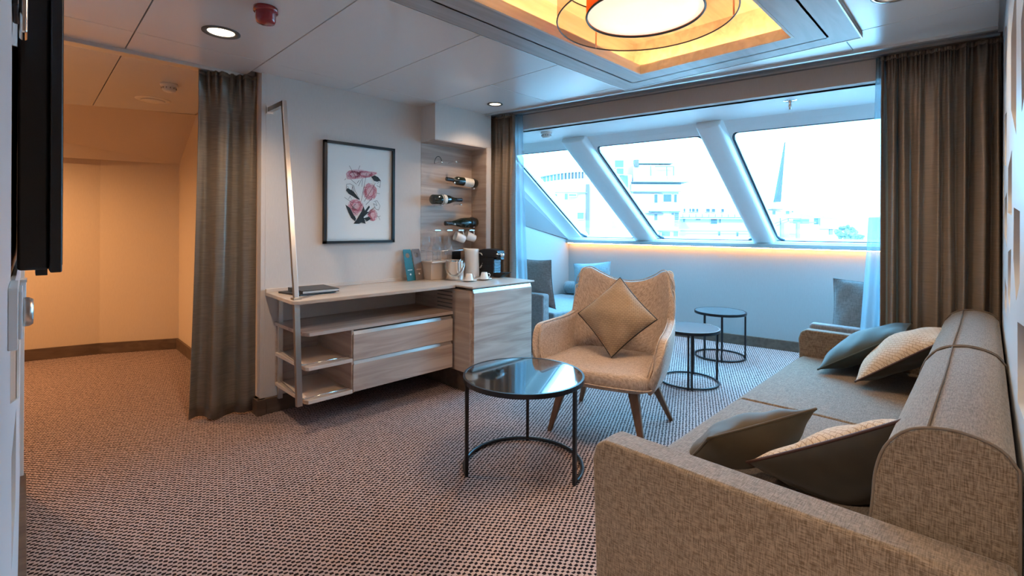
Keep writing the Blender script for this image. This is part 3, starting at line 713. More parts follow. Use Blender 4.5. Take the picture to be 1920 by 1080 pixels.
# handrail pole
pole = thing('grab_pole', 'slanting square steel grab pole from wall bracket through the console', 'pole', (1.10, 2.83, ZC))
pt, pm, pb = Vector((1.10, 3.04, 1.955)), Vector((1.10, 2.835, ZC)), Vector((1.10, 2.785, .172))
obj('upper_bar', bar(nb(), pm, pt, .026, .026, side=(1, 0, 0)), M['steel'], pole, world=True, bevel=.001)
obj('lower_bar', bar(nb(), pb, pm - Vector((0, 0, .02)), .030, .030, side=(1, 0, 0)), M['steel'], pole, world=True, bevel=.001)
obj('wall_arm', B(1.087, 1.113, 3.03, YA, 1.925, 1.955), M['steel'], pole, world=True)
obj('wall_plate', B(1.08, 1.12, YA - .006, YA, 1.915, 1.965), M['steel'], pole, world=True)
obj('foot_collar', B(1.078, 1.122, 2.812, 2.858, ZC, ZC + .012), M['steel'], pole, world=True)

# ------------------------------------------------------------------ things on the worktop
def book(name, label, x, y, z, w, d, h, rz, cover, group):
    t = thing(name, label, 'book', (x, y, z), rz, group)
    obj('cover', box(box(nb(), -w/2, w/2, -d/2, d/2, 0, .003), -w/2, w/2, -d/2, d/2, h - .003, h), cover, t)
    obj('spine', B(-w/2, -w/2 + .004, -d/2, d/2, .003, h - .003), cover, t)
    obj('pages', B(-w/2 + .005, w/2 - .006, -d/2 + .005, d/2 - .005, .003, h - .003), M['paper'], t)
    return t
bk = plain('book_black', (.012, .014, .02), .35)
book('folder', 'thin black folder lying under the black book by the grab pole', 1.270, 3.09, ZC, .25, .24, .010, .16, bk, 'folders on the console')
book('book', 'black hardback book lying open edge out on top of the thin folder', 1.300, 3.07, ZC + .0105, .23, .25, .020, -.04, bk, 'folders on the console')
def hanger(label, x, y, mat, rz):
    h = .25; tilt = math.radians(14)
    t = thing('door_hanger', label, 'sign', (x, y, ZC + .0015), group='door hangers leaning on the wall', rot=(-tilt, 0, rz))
    outer = [(-.041, 0), (.041, 0), (.041, h), (-.041, h)]
    bm = nb(); n = 20
    hole = [(.020 * math.cos(2*PI*i/n), h - .05 + .020 * math.sin(2*PI*i/n)) for i in range(n)]
    # card with a hole: bridge ring between the hole and the outline
    ring = []
    for i in range(n):
        a = 2*PI*i/n; dx, dz = math.cos(a), math.sin(a); cz = h - .05
        k = min((.041 / abs(dx)) if abs(dx) > 1e-6 else 9, ((h - cz) / dz) if dz > 1e-6 else 9, (.05 / -dz) if dz < -1e-6 else 9)
        ring.append((dx * k, cz + dz * k))
    for y_ in (-.001, .001):
        A = [bm.verts.new((p[0], y_, p[1])) for p in hole]; Q = [bm.verts.new((p[0], y_, p[1])) for p in ring]
        for i in range(n): bm.faces.new((A[i], A[(i+1) % n], Q[(i+1) % n], Q[i]))
    box(bm, -.041, .041, -.001, .001, 0, h - .10)
    obj('card', bm, M[mat], t)
    bm = nb(); box(bm, -.022, .024, -.0016, -.0011, .082, .087)
    bm2 = nb(); lathe(bm2, [(0, 0), (.008, 0)], 16, Matrix.Translation((0, -.0014, .05)) @ Matrix.Rotation(PI/2, 4, 'X'), cap=False)
    obj('printed_line', bm, M['paper'] if mat == 'tealcard' else M['edge'], t)
    obj('printed_dot', bm2, M['paper'], t)
    return t
hanger('teal door hanger card with a round hole leaning on the wall', 2.120, 3.195, 'tealcard', .12)
hanger('brown door hanger card with a round hole leaning beside the teal one', 2.211, 3.21, 'browncard', .10)
# ice bucket
ib = thing('ice_bucket', 'polished steel ice bucket with swing handle on the worktop', 'bucket', (2.43, 3.045, ZC))
obj('pail', lathe(nb(), [(0, .002), (.070, .002), (.073, .008), (.075, .148), (.077, .150), (.074, .150), (.071, .012), (0, .01)], 40, cap=False), M['chrome'], ib, smooth=True)
hd = [(.078 * math.cos(a), -.02 - .07 * math.sin(a) * .45, .128 - .105 * math.sin(a)) for a in [PI * i / 18 for i in range(19)]]
hd = [(x * .72 - y * .70 * 0, y - .055 * math.sin(PI * i / 18), z) for i, (x, y, z) in enumerate(hd)]
hd = [(.079 * math.cos(PI*i/18), -.086 * math.sin(PI*i/18), .135 - .105 * math.sin(PI*i/18)) for i in range(19)]
hb = tube(nb(), hd, .0035, 6); bmesh.ops.rotate(hb, verts=hb.verts, cent=(0, 0, 0), matrix=Matrix.Rotation(-PI/4, 3, 'Z'))
obj('handle', hb, M['steel'], ib, smooth=True)
tg = thing('ice_tongs', 'steel ice tongs sticking out of the ice bucket', 'tongs', (2.42, 3.05, ZC + .02))
for s_ in (-1, 1): obj('arm', tube(nb(), [(s_*.004, 0, 0), (s_*.018, -.02, .09), (s_*.045, -.035, .145)], .003, 6), M['chrome'], tg, smooth=True)
# thermal jug
jg = thing('thermal_jug', 'tall white thermal jug with curved grey handle beside the ice bucket', 'jug', (2.665, 3.11, ZC))
prof = [(0, .002), (.062, .002), (.064, .01), (.061, .10), (.057, .215), (.058, .235), (.054, .238), (.052, .225), (0, .20)]
bm = lathe(nb(), prof, 40, cap=False)
for v in bm.verts:
    if v.co.z > .20:
        a = math.atan2(v.co.y, v.co.x); d_ = math.cos(a - math.radians(135)); 
        if d_ > .5: f = (d_ - .5) * 2 * (v.co.z - .2) / .038; v.co.x += math.cos(math.radians(135)) * .020 * f; v.co.y += math.sin(math.radians(135)) * .020 * f; v.co.z += .006 * f
obj('body', bm, M['porcelain'], jg, smooth=True)
d45 = (math.cos(-PI/4), math.sin(-PI/4))
obj('handle', tube(nb(), [(d45[0]*r_, d45[1]*r_, z) for r_, z in ((.056, .205), (.075, .20), (.096, .175), (.102, .150), (.094, .125), (.078, .09), (.066, .075))], .0055, 8), M['steel'], jg, smooth=True)
# espresso cups and saucers
def cup(x, y, w1, w2, ang):
    s_ = thing('saucer', w1, 'saucer', (x, y, ZC), group='white saucers')
    obj('plate', lathe(nb(), [(0, .004), (.035, .003), (.062, .012), (.064, .014), (.061, .015), (.034, .007), (0, .007)], 40, cap=False), M['porcelain'], s_, smooth=True)
    c = thing('espresso_cup', w2, 'cup', (x, y, ZC + .008), ang, group='upturned espresso cups')
    obj('bowl', lathe(nb(), [(.033, .0), (.034, .002), (.030, .025), (.023, .050), (.021, .053), (0, .053)], 32, cap=False), M['porcelain'], c, smooth=True, solid=.0015)
    obj('handle', tube(nb(), [(.027, 0, .042), (.040, 0, .044), (.046, 0, .034), (.042, 0, .020), (.031, 0, .014)], .0032, 6), M['porcelain'], c, smooth=True)
cup(2.425, 2.865, 'white saucer nearer the corner of the worktop, before the ice bucket', 'upturned white espresso cup before the ice bucket', -PI/4)
cup(2.585, 2.865, 'white saucer nearer the coffee machine', 'upturned white espresso cup nearer the coffee machine', -PI/4)
# coffee machine, facing the room (-y)
cm = thing('coffee_machine', 'black ribbed capsule coffee machine with chrome lever at the worktop end', 'coffee machine', (2.80, 2.97, ZC), math.radians(14))
obj('body', B(-.055, .055, -.02, .13, .01, .165), M['blackpl'], cm, bevel=.003)
for k in range(9):
    bm = nb(); z = .022 + k * .016; box(bm, -.0585, .0585, -.0235, .132, z, z + .010)
    obj('rib', bm, M['blackpl'] if k % 2 == 0 else M['blackpl'], cm, bevel=.001, seg=1)
bm = nb()
for k in range(10): box(bm, -.047, .047, -.0265, -.0235, .030 + k * .0125, .036 + k * .0125)
obj('front_ribs', bm, M['chrome'], cm)
pr = [(.14, .165), (.14, .205), (.12, .228), (.08, .238), (-.02, .236), (-.055, .225), (-.065, .20), (-.06, .172), (-.04, .165)]
obj('head', prism(nb(), pr, 'x', -.056, .056), M['blackpl'], cm, bevel=.005)
obj('lever', tube(nb(), [(-.085, -.07, .200), (0, -.078, .196), (.085, -.07, .200)], .0055, 8), M['chrome'], cm, smooth=True)
obj('lever_hub', lathe(nb(), [(0, -.022), (.018, -.02), (.018, .02), (0, .022)], 24, Matrix.Translation((0, -.07, .19)) @ Matrix.Rotation(PI/2, 4, 'Y'), cap=False), M['chrome'], cm, smooth=True)
obj('spout', hexa(nb(), [(-.02, -.08, .150), (.02, -.08, .150), (.02, -.03, .145), (-.02, -.03, .145), (-.03, -.07, .172), (.03, -.07, .172), (.03, -.03, .172), (-.03, -.03, .172)]), M['blackpl'], cm, bevel=.003)
obj('drip_tray', hexa(nb(), [(-.03, -.06, .0), (.03, -.06, .0), (.045, -.02, .0), (-.045, -.02, .0), (-.052, -.14, .044), (.052, -.14, .044), (.052, -.02, .044), (-.052, -.02, .044)]), M['blackpl'], cm, bevel=.003)
obj('base', B(-.05, .05, -.02, .12, 0, .012), M['gap'], cm)
obj('water_tank', B(-.045, .045, .135, .165, .02, .20), M['blackpl'], cm, bevel=.006)
# sockets and black card holder on the niche back
sk = thing('socket_plate', 'pale double socket plate on the niche back behind the jug', 'socket', (2.775, 3.285, .86))
obj('plate', B(-.075, .03, -.008, 0, -.05, .06), M['trimlight'], sk, bevel=.002)
for dx in (-.045, .0): obj('outlet', lathe(nb(), [(0, -.012), (.016, -.012), (.018, -.008)], 20, Matrix.Translation((dx, -.001, .005)) @ Matrix.Rotation(-PI/2, 4, 'X') @ Matrix.Scale(-1, 4, (0, 0, 1)), cap=False), M['black'], sk)
pc_ = thing('power_cord', 'black power cord running from the coffee machine to the socket', 'cord', (2.78, 3.2, .8))
obj('cable', tube(nb(), [(2.735, 3.265, .865), (2.745, 3.22, .80), (2.77, 3.16, .778), (2.80, 3.12, .80)], .004, 6), M['blackpl'], pc_, world=True, smooth=True)
cardh = thing('card_stand', 'small black card standing behind the jug on the niche ledge', 'card', (2.60, 3.24, .92))
obj('card', B(2.575, 2.665, 3.262, 3.268, .89, .985), M['blackpl'], cardh, world=True)
obj('stand_foot', B(2.575, 2.665, 3.255, 3.285, .885, .892), M['blackpl'], cardh, world=True)
# hooks, bottles, glasses and mugs in the niche
def hook(x, z, label, loop=False):
    t = thing('bottle_hook', label, 'hook', (x, 3.285, z), group='chrome bottle pegs in the niche')
    obj('peg', tube(nb(), [(0, 0, 0), (0, -.03, 0), (.006, -.055, .006), (.0, -.10, .0)], .0032, 8), M['chrome'], t, smooth=True)
    obj('ball', lathe(nb(), [(0, -.010), (.007, -.007), (.010, 0), (.007, .007), (0, .010)], 16, Matrix.Translation((0, -.104, 0)), cap=False), M['chrome'], t, smooth=True)
    if loop: obj('wire_loop', tube(nb(), [(-.0 + .0 * i, -.104 + .10 * (1 - math.cos(PI*i/10)) / 2, .055 * math.sin(PI*i/10)) for i in range(11)], .0025, 6), M['black'], t, smooth=True)
    return t
def bottle(label, x0, x1, z, tilt, kind, y=3.205):
    """lies along the wall; x0 = base end, x1 = neck end"""
    L_ = abs(x1 - x0); ang = PI/2 if x1 > x0 else -PI/2
    t = thing('wine_bottle', label, 'bottle', (x0, y, z), group='wine bottles lying on the niche pegs')
    R = Matrix.Rotation(-tilt if x1 > x0 else tilt, 4, 'Y') @ Matrix.Rotation(ang, 4, 'Y')
    if kind == 'bordeaux': pr = [(0, .004), (.030, 0), (.037, .006), (.037, .19), (.034, .205), (.018, .225), (.0145, .235), (.014, .285), (.016, .286), (.016, .30), (0, .30)]
    elif kind == 'burgundy': pr = [(0, .004), (.034, 0), (.040, .008), (.040, .14), (.036, .17), (.024, .205), (.016, .235), (.0145, .285), (.0165, .286), (.0165, .30), (0, .30)]
    else: pr = [(0, .004), (.036, 0), (.044, .01), (.045, .12), (.040, .16), (.026, .21), (.017, .25), (.016, .285), (.019, .288), (.018, .305), (.012, .31), (0, .31)]
    k = L_ / .305; pr = [(a, b * k) for a, b in pr]
    obj('glass_body', lathe(nb(), pr, 28, R, cap=False), M['bottle'], t, smooth=True)
    rn = pr[-3][0] + .0008
    obj('capsule', lathe(nb(), [(rn, pr[-1][1] - .065), (rn, pr[-1][1] - .002)], 24, R, cap=False), M['foil'], t, smooth=True)
    rb = pr[3][0] + .0008
    lz = {'bordeaux': (.05, .15), 'burgundy': (.09, .135), 'champagne': (.035, .075)}[kind]
    obj('paper_label', lathe(nb(), [(rb, lz[0]), (rb, lz[1])], 28, R, cap=False), M['label'] if kind != 'champagne' else M['foil'], t, smooth=True)
    for (a_, rr) in ((.035 if kind == 'bordeaux' else .10, rb + .003),) if kind != 'champagne' else ((.05, rb + .003),):
        obj('wire_strap', tube(nb(), [R @ Vector(p) for p in circle((0, 0, a_), rr, 24)], .0018, 6, closed=True), M['black'], t, smooth=True)
    return t
hook(2.395, 1.722, 'upper left chrome peg with black wire loop above the bottles', True); hook(2.545, 1.742, 'empty chrome peg right of the wire loop at the niche top')
for x, z, q in ((2.53, 1.565, 'left peg under the top bottle'), (2.745, 1.530, 'right peg under the top bottle'), (2.395, 1.370, 'left peg under the middle bottle'), (2.60, 1.385, 'right peg under the middle bottle'),
                (2.535, 1.218, 'left peg under the lowest bottle'), (2.745, 1.195, 'right peg under the lowest bottle')):
    hook(x, z, 'chrome ' + q)
bottle('dark bottle with cream label, topmost of the three', 2.79, 2.455, 1.575, .06, 'bordeaux')
bottle('green bottle with small white label and its neck to the right', 2.315, 2.63, 1.418, .03, 'burgundy')
bottle('black sparkling wine bottle, lowest of the three', 2.79, 2.455, 1.235, -.03, 'champagne')
def rack(x, label):
    t = thing('glass_hook', label, 'hook', (x, 3.285, 1.168), group='chrome glass hooks under the bottles')
    obj('arm', bar(nb(), (0, 0, 0), (0, -.13, 0), .006), M['chrome'], t)
    obj('end_plate', B(-.028, .028, -.14, -.10, -.004, .004), M['chrome'], t, bevel=.001)
    return t
for x, q in ((2.335, 'leftmost chrome glass hook under the bottles'), (2.455, 'second chrome glass hook from the left'), (2.575, 'chrome hook holding the left mug'), (2.695, 'chrome hook holding the right mug')): rack(x, q)
def wineglass(label, x, y, z, hang=False):
    t = thing('wine_glass', label, 'glass', (x, y, z), group='clear wine glasses in the niche')
    pr = [(0, .0), (.033, .001), (.033, .003), (.006, .008), (.0035, .02), (.0035, .085), (.012, .095), (.034, .125), (.037, .145), (.032, .185), (.030, .195)]
    R = Matrix.Rotation(PI, 4, 'X') if hang else Matrix.Identity(4)
    obj('bowl', lathe(nb(), pr[6:], 28, R, cap=False), M['wineglass'], t, smooth=True)
    obj('stem', lathe(nb(), pr[2:7], 16, R, cap=False), M['wineglass'], t, smooth=True)
    obj('foot', lathe(nb(), pr[:3], 28, R, cap=False), M['wineglass'], t, smooth=True)
    return t
wineglass('clear wine glass hanging upside down from the leftmost hook', 2.335, 3.165, 1.160, True)
wineglass('clear wine glass hanging upside down from the second hook', 2.455, 3.165, 1.160, True)
wineglass('clear wine glass standing at the left end of the ledge', 2.29, 3.24, .9205)
wineglass('clear wine glass standing second on the ledge', 2.395, 3.235, .9205)
wineglass('clear wine glass standing third on the ledge', 2.50, 3.235, .9205)
gr = thing('glass_rail', 'thin chrome guard rail round the niche ledge', 'rail', (2.40, 3.10, .92))
obj('long_rod', tube(nb(), [(2.265, 3.27, 1.003), (2.265, 3.12, 1.003), (2.80, 3.12, 1.003)], .0028, 6), M['chrome'], gr, world=True, smooth=True)
obj('upright', tube(nb(), [(2.268, 3.12, .92), (2.268, 3.12, 1.003)], .0028, 6), M['chrome'], gr, world=True)
obj('upright', tube(nb(), [(2.345, 3.12, .92), (2.345, 3.12, 1.003)], .0028, 6), M['chrome'], gr, world=True)
def mug(label, x, z, yaw):
    t = thing('mug', label, 'mug', (x, 3.175, z), group='white mugs hanging in the niche', rot=(math.radians(0), math.radians(68), yaw))
    obj('body', lathe(nb(), [(0, -.045), (.030, -.045), (.033, -.042), (.039, .045), (.037, .046), (.031, -.038), (0, -.040)], 32, cap=False), M['porcelain'], t, smooth=True)
    obj('handle', tube(nb(), [(-.036, 0, .028), (-.052, 0, .026), (-.062, 0, .008), (-.056, 0, -.014), (-.034, 0, -.024)], .0045, 8), M['porcelain'], t, smooth=True)
mug('white mug hanging on its side, left of the pair', 2.585, 1.105, PI - .25)
mug('white mug hanging on its side, right of the pair', 2.700, 1.110, PI - .25)

# ------------------------------------------------------------------ cloth: cushions and curtains
def pattern_mat(name, c1, c2, scale):
    """relief of small stacked parallelogram ridges"""
    m, nt, p = new_mat(name); L = nt.links
    tc = N(nt, 'ShaderNodeTexCoord'); mp = N(nt, 'ShaderNodeMapping'); mp.inputs['Scale'].default_value = (scale, scale, scale); mp.inputs['Rotation'].default_value = (0, 0, .6)
    L.new(tc.outputs['Object'], mp.inputs['Vector'])
    br = N(nt, 'ShaderNodeTexBrick'); br.offset = .5; br.inputs['Scale'].default_value = 1; br.inputs['Mortar Size'].default_value = .035; br.inputs['Mortar Smooth'].default_value = .6
    br.inputs['Color1'].default_value = c4(c1); br.inputs['Color2'].default_value = c4([x * .86 for x in c1]); br.inputs['Mortar'].default_value = c4(c2)
    L.new(mp.outputs['Vector'], br.inputs['Vector']); L.new(br.outputs['Color'], p.inputs['Base Color'])
    wv = N(nt, 'ShaderNodeTexWave'); wv.inputs['Scale'].default_value = 3.0; wv.inputs['Distortion'].default_value = 0; L.new(mp.outputs['Vector'], wv.inputs['Vector'])
    ad = N(nt, 'ShaderNodeMath', operation='SUBTRACT'); L.new(wv.outputs['Fac'], ad.inputs[0]); L.new(br.outputs['Fac'], ad.inputs[1])
    b = N(nt, 'ShaderNodeBump'); b.inputs['Strength'].default_value = .5; b.inputs['Distance'].default_value = .003; L.new(ad.outputs[0], b.inputs['Height']); L.new(b.outputs['Normal'], p.inputs['Normal'])
    p.inputs['Roughness'].default_value = .85; p.inputs['Sheen Weight'].default_value = .2
    return m
M['patt'] = pattern_mat('cream_ridged_cloth', (.62, .49, .36), (.36, .25, .16), 22)
M['patt2'] = pattern_mat('beige_ridged_cloth', (.44, .32, .215), (.25, .17, .11), 24)
def frame_from(n, up):
    n = Vector(n).normalized(); u = Vector(up); u = (u - n * u.dot(n)).normalized(); s = u.cross(n)
    return Matrix((s, u, n)).transposed().to_4x4()
def cushion(label, loc, n, up, w, h, t, front, back, pipe, tb=None, name='cushion', cat='cushion', group=None, ear=.10, seed=1, sag=.0, crease=.006):
    """n: direction the front faces, up: direction of its upper edge (or corner)"""
    Mx = Matrix.Translation(loc) @ frame_from(n, up)
    o = thing(name, label, cat, loc, group=group); o.matrix_world = Mx; o.rotation_euler = Mx.to_euler(); MW[o] = Mx
    rnd = random.Random(seed); ph = [rnd.uniform(0, 6) for _ in range(6)]; K = 26; tb = tb or t
    def xy(u, v):
        x = w/2 * u * (1 - ear * (1 - v*v) * abs(u)); y = h/2 * v * (1 - ear * (1 - u*u) * abs(v))
        return x, y - sag * (1 - u*u) * (v > 0) * v
    def halfm(sgn, T):
        bm = nb(); g = []
        for i in range(K + 1):
            row = []
            for j in range(K + 1):
                u = math.sin((i / K * 2 - 1) * PI/2); v = math.sin((j / K * 2 - 1) * PI/2)
                x, y = xy(u, v)
                z = T/2 * (max(0, 1 - u*u) ** .55) * (max(0, 1 - v*v) ** .55)
                e = (1 - u*u) * (1 - v*v)
                z += crease * math.sin(5*u + 4*v + ph[0]) * e + crease * .7 * math.sin(9*u - 6*v + ph[1]) * math.sqrt(max(0, 1 - e)) * min(1, e * 8)
                row.append(bm.verts.new((x, y, sgn * max(z, 0))))
            g.append(row)
        for i in range(K):
            for j in range(K): bm.faces.new((g[i][j], g[i+1][j], g[i+1][j+1], g[i][j+1]))
        return bm
    obj('front_cover', halfm(1, t), front, o, smooth=True)
    obj('back_cover', halfm(-1, tb), back, o, smooth=True)
    ring = []
    for a, b, c, d in ((-1, -1, 1, -1), (1, -1, 1, 1), (1, 1, -1, 1), (-1, 1, -1, -1)):
        for i in range(14):
            q = i / 14; u = a + (c - a) * q; v = b + (d - b) * q; x, y = xy(u, v); ring.append((x, y, 0))
    obj('piping', tube(nb(), ring, .0045, 6, closed=True), pipe, o, smooth=True)
    return o
def curtain(label, A, Bp, z0, z1, folds, amp, mat, seed=1, flare=0.0, lean=None, name='curtain', hem=0.0, thick=.003, group=None, nx=None, zpts=26, sec=.35):
    rnd = random.Random(seed); A = Vector(A); Bp = Vector(Bp); d = Bp - A; n = Vector((-d.y, d.x, 0)).normalized()
    o = thing(name, label, 'curtain', (A.x, A.y, z0), group=group)
    nx = nx or folds * 12; bm = nb(); g = []
    phs = [rnd.uniform(0, 6.28) for _ in range(8)]; w1 = [rnd.uniform(.6, 1.3) for _ in range(folds + 2)]
    for j in range(zpts + 1):
        t = j / zpts; z = z0 + (z1 - z0) * t; row = []
        for i in range(nx + 1):
            s = i / nx
            wq = s + .018 * math.sin(2*PI*s*2.3 + phs[0] + 1.4*t) + .012 * math.sin(2*PI*s*5 + phs[1] - 2.0*t)
            ph = wq * folds; k = min(int(max(ph, 0)), folds)
            a = amp * w1[k] * (.45 + .55 * min(1, (1 - t) * 3)) * (1 + .25 * math.sin(3*t + phs[2] + k))
            off = a * math.sin(2*PI*ph) + amp * sec * math.sin(2*PI*ph*2.1 + phs[3] + 2*t) * (.6 + .4*t)
            if t > .96: off += amp * .35 * math.sin(2*PI*ph*3.7 + phs[4])
            sp = s + flare * (1 - t) * (s - 1) if flare >= 0 else s - flare * (1 - t) * (s)
            p = A + d * sp + n * off
            if lean: p += Vector(lean) * (1 - t) ** 1.5 * (1 - s)
            zz = z + (hem * math.sin(2*PI*s*1.3 + .5) * (1 - t) if hem else 0)
            row.append(bm.verts.new((p.x, p.y, zz)))
        g.append(row)
    for j in range(zpts):
        for i in range(nx): bm.faces.new((g[j][i], g[j][i+1], g[j+1][i+1], g[j+1][i]))
    obj('drape', bm, mat, o, world=True, smooth=True, solid=thick)
    tape = nb(); pr_ = []
    for i in range(nx + 1):
        s = i / nx; wq = s + .018 * math.sin(2*PI*s*2.3 + phs[0] + 1.4) + .012 * math.sin(2*PI*s*5 + phs[1] - 2.0); ph = wq * folds; k = min(int(max(ph, 0)), folds)
        off = amp * w1[k] * .45 * math.sin(2*PI*ph) * (1 + .25 * math.sin(3 + phs[2] + k)) + amp * sec * math.sin(2*PI*ph*2.1 + phs[3] + 2) + amp * .35 * math.sin(2*PI*ph*3.7 + phs[4])
        pr_.append(A + d * s + n * (off * 1.02))
    for i in range(nx):
        p, q = pr_[i], pr_[i+1]
        v = [tape.verts.new((p.x, p.y, z1 - .022)), tape.verts.new((q.x, q.y, z1 - .022)), tape.verts.new((q.x, q.y, z1 + .004)), tape.verts.new((p.x, p.y, z1 + .004))]; tape.faces.new(v)
    obj('heading_tape', tape, mat, o, world=True, smooth=True, solid=thick * 2.2)
    return o
# hall curtain (from left free edge to the wall)
curtain('dark olive silk curtain hanging at the hall opening', (.745, 3.44, 0), (1.045, 3.35, 0), .012, 2.150, 2, .045, M['curth'], 3, flare=0, lean=(-.045, .0, 0), hem=.008, sec=.04, nx=110)
curtain('narrow brown curtain bunched between the wine niche and the window bay', (2.992, 2.93, 0), (2.93, 3.34, 0), .02, 2.18, 5, .028, M['curt'], 5)
curtain('broad brown silk curtain in folds behind the long sofa', (3.438, .438, 0), (3.512, -.048, 0), .02, 2.18, 8, .030, M['curt'], 11, hem=0, nx=170, sec=.12)
curtain('thin sheer curtain beside the narrow brown curtain at the left of the bay', (3.03, 2.87, 0), (2.985, 3.10, 0), .02, 2.18, 4, .018, M['sheer'], 8, lean=(.0, -.12, 0), name='sheer_curtain', thick=.001)
curtain('thin sheer curtain beside the broad brown curtain at the right of the bay', (3.458, .465, 0), (3.482, .30, 0), .02, 2.18, 3, .014, M['sheer'], 9, lean=(-.01, .11, 0), name='sheer_curtain', thick=.001)

# ------------------------------------------------------------------ armchair
def spline(pts, n):
    out = []; P = [Vector(p) for p in pts]
    for i in range(len(P) - 1):
        p0 = P[max(i - 1, 0)]; p1 = P[i]; p2 = P[i + 1]; p3 = P[min(i + 2, len(P) - 1)]
        for k in range(n):
            t = k / n; out.append(.5 * ((2*p1) + (-p0 + p2)*t + (2*p0 - 5*p1 + 4*p2 - p3)*t*t + (-p0 + 3*p1 - 3*p2 + p3)*t**3))
    out.append(P[-1]); return out
ch = thing('wing_armchair', 'beige tweed wing armchair on splayed walnut legs', 'armchair', (2.515, 1.64, 0), math.radians(-76))
half = [((0, .20, .34), (0, .385, .835)), ((.10, .20, .34), (.11, .375, .85)), ((.19, .185, .34), (.205, .355, .89)), ((.255, .165, .34), (.270, .32, .925)),
        ((.290, .145, .335), (.318, .275, .905)), ((.305, .10, .33), (.330, .25, .80)), ((.312, .04, .33), (.334, .225, .66)), ((.318, -.07, .325), (.352, .10, .618)),
        ((.322, -.18, .325), (.382, -.10, .612)), ((.322, -.24, .325), (.392, -.235, .600)), ((.318, -.272, .325), (.372, -.295, .50)), ((.310, -.28, .325), (.335, -.30, .37))]
half = [((a[0]*.96, a[1], a[2]), (b[0]*.945, b[1], b[2])) for a, b in half]
full = [((-a[0], a[1], a[2]), (-b[0], b[1], b[2])) for a, b in half[::-1]] + half[1:]
lo_ = spline([a for a, b in full], 4); hi_ = spline([b for a, b in full], 4)
bm = nb(); rows = []; NT = 9
for t in range(NT + 1):
    q = t / NT; row = []
    for a, b in zip(lo_, hi_):
        p = a.lerp(b, q); out = Vector((p.x, p.y + .1, 0)).normalized() * .018 * math.sin(PI * q)
        row.append(bm.verts.new(p + out))
    rows.append(row)
for t in range(NT):
    for i in range(len(lo_) - 1): bm.faces.new((rows[t][i], rows[t][i+1], rows[t+1][i+1], rows[t+1][i]))
obj('shell', bm, M['chaircl'], ch, smooth=True, solid=.05, off=0, sub=1)
ctr = [hi_[i] + Vector((0, 0, .002)) for i in range(len(hi_))]
def outward(i, k):
    a = hi_[max(i-1, 0)]; b = hi_[min(i+1, len(hi_)-1)]; d = (b - a); up = (hi_[i] - lo_[i]).normalized(); nn = up.cross(d).normalized()
    if nn.dot(Vector((hi_[i].x, hi_[i].y + .1, 0))) < 0: nn = -nn
    return hi_[i] + nn * k - up * .002
obj('edge_piping', tube(nb(), [outward(i, .019) for i in range(len(hi_))], .004, 6), M['pipelight'], ch, smooth=True)
obj('inner_seam', tube(nb(), [outward(i, -.019) for i in range(len(hi_))], .003, 6), M['chaircl'], ch, smooth=True)
# seat cushion
sp2 = [(-.285, .16), (-.30, -.02), (-.312, -.20), (-.335, -.30), (-.30, -.355), (-.15, -.385), (0, -.392), (.15, -.385), (.30, -.355), (.335, -.30), (.312, -.20), (.30, -.02), (.285, .16), (.14, .20), (-.14, .20)]
bm = nb(); levels = [(.86, .315), (.97, .33), (1.0, .355), (1.0, .395), (.975, .415), (.90, .425), (.6, .425), (.25, .418)]
rg = []
for s_, z in levels: rg.append([bm.verts.new((p[0] * s_, -.09 + (p[1] + .09) * s_, z)) for p in sp2])
for a, b in zip(rg, rg[1:]):
    for i in range(len(sp2)): bm.faces.new((a[i], a[(i+1) % len(sp2)], b[(i+1) % len(sp2)], b[i]))
bm.faces.new(rg[0]); bm.faces.new(rg[-1])
obj('seat', bm, M['chaircl'], ch, smooth=True, sub=2)
obj('seat_piping', tube(nb(), spline([(p[0], p[1], .352) for p in sp2[2:11]], 4), .004, 6), M['chaircl'], ch, smooth=True)
for x, z in ((-.09, .68), (.09, .68), (.0, .60)):
    yy = .20 + (z - .34) / .5 * .20 - .012
    obj('button', lathe(nb(), [(0, -.006), (.008, -.004), (.009, 0), (0, .003)], 14, Matrix.Translation((x, yy, z)) @ Matrix.Rotation(-PI/2 + .35, 4, 'X'), cap=False), M['chaircl'], ch, smooth=True)
bm = nb(); bar(bm, (-.23, -.20, .305), (.23, .18, .305), .05, .03); bar(bm, (.23, -.20, .304), (-.23, .18, .304), .05, .03); box(bm, -.24, .24, -.21, .17, .300, .318)
obj('under_frame', bm, M['walnut'], ch)
for (tx, ty), (fx, fy) in (((-.20, -.20), (-.27, -.28)), ((.20, -.20), (.275, -.26)), ((-.19, .15), (-.30, .27)), ((.19, .15), (.31, .25))):
    a = Vector((tx, ty, .315)); b = Vector((fx, fy, 0)); d = (b - a); bm = nb()
    pts = []
    for p, w_, h_ in ((a, .030, .022), (b, .013, .012)):
        for s1, s2 in ((-1, -1), (1, -1), (1, 1), (-1, 1)): pts.append(p + Vector((s1 * w_, s2 * h_, 0)))
    hexa(bm, pts); obj('leg', bm, M['walnut'], ch, bevel=.006)
cx, sx_ = math.cos(math.radians(-76)), math.sin(math.radians(-76))
def chl(x, y, z): return (2.515 + x*cx - y*sx_, 1.64 + x*sx_ + y*cx, z)
fdir = Vector((sx_, -cx, 0))       # the way the chair faces
cushion('beige ridged cushion with black piping standing on one corner in the armchair', chl(.03, .02, .655), (fdir.x, fdir.y, .42), (-.02, .05, 1), .35, .35, .18, M['patt2'], M['velvet'], M['pipeblack'], seed=4, ear=.06)
cu_ = bpy.data.objects['cushion']
R_ = MW[cu_] @ Matrix.Rotation(math.radians(43), 4, 'Z'); cu_.rotation_euler = R_.to_euler(); cu_.location = R_.translation; MW[cu_] = R_

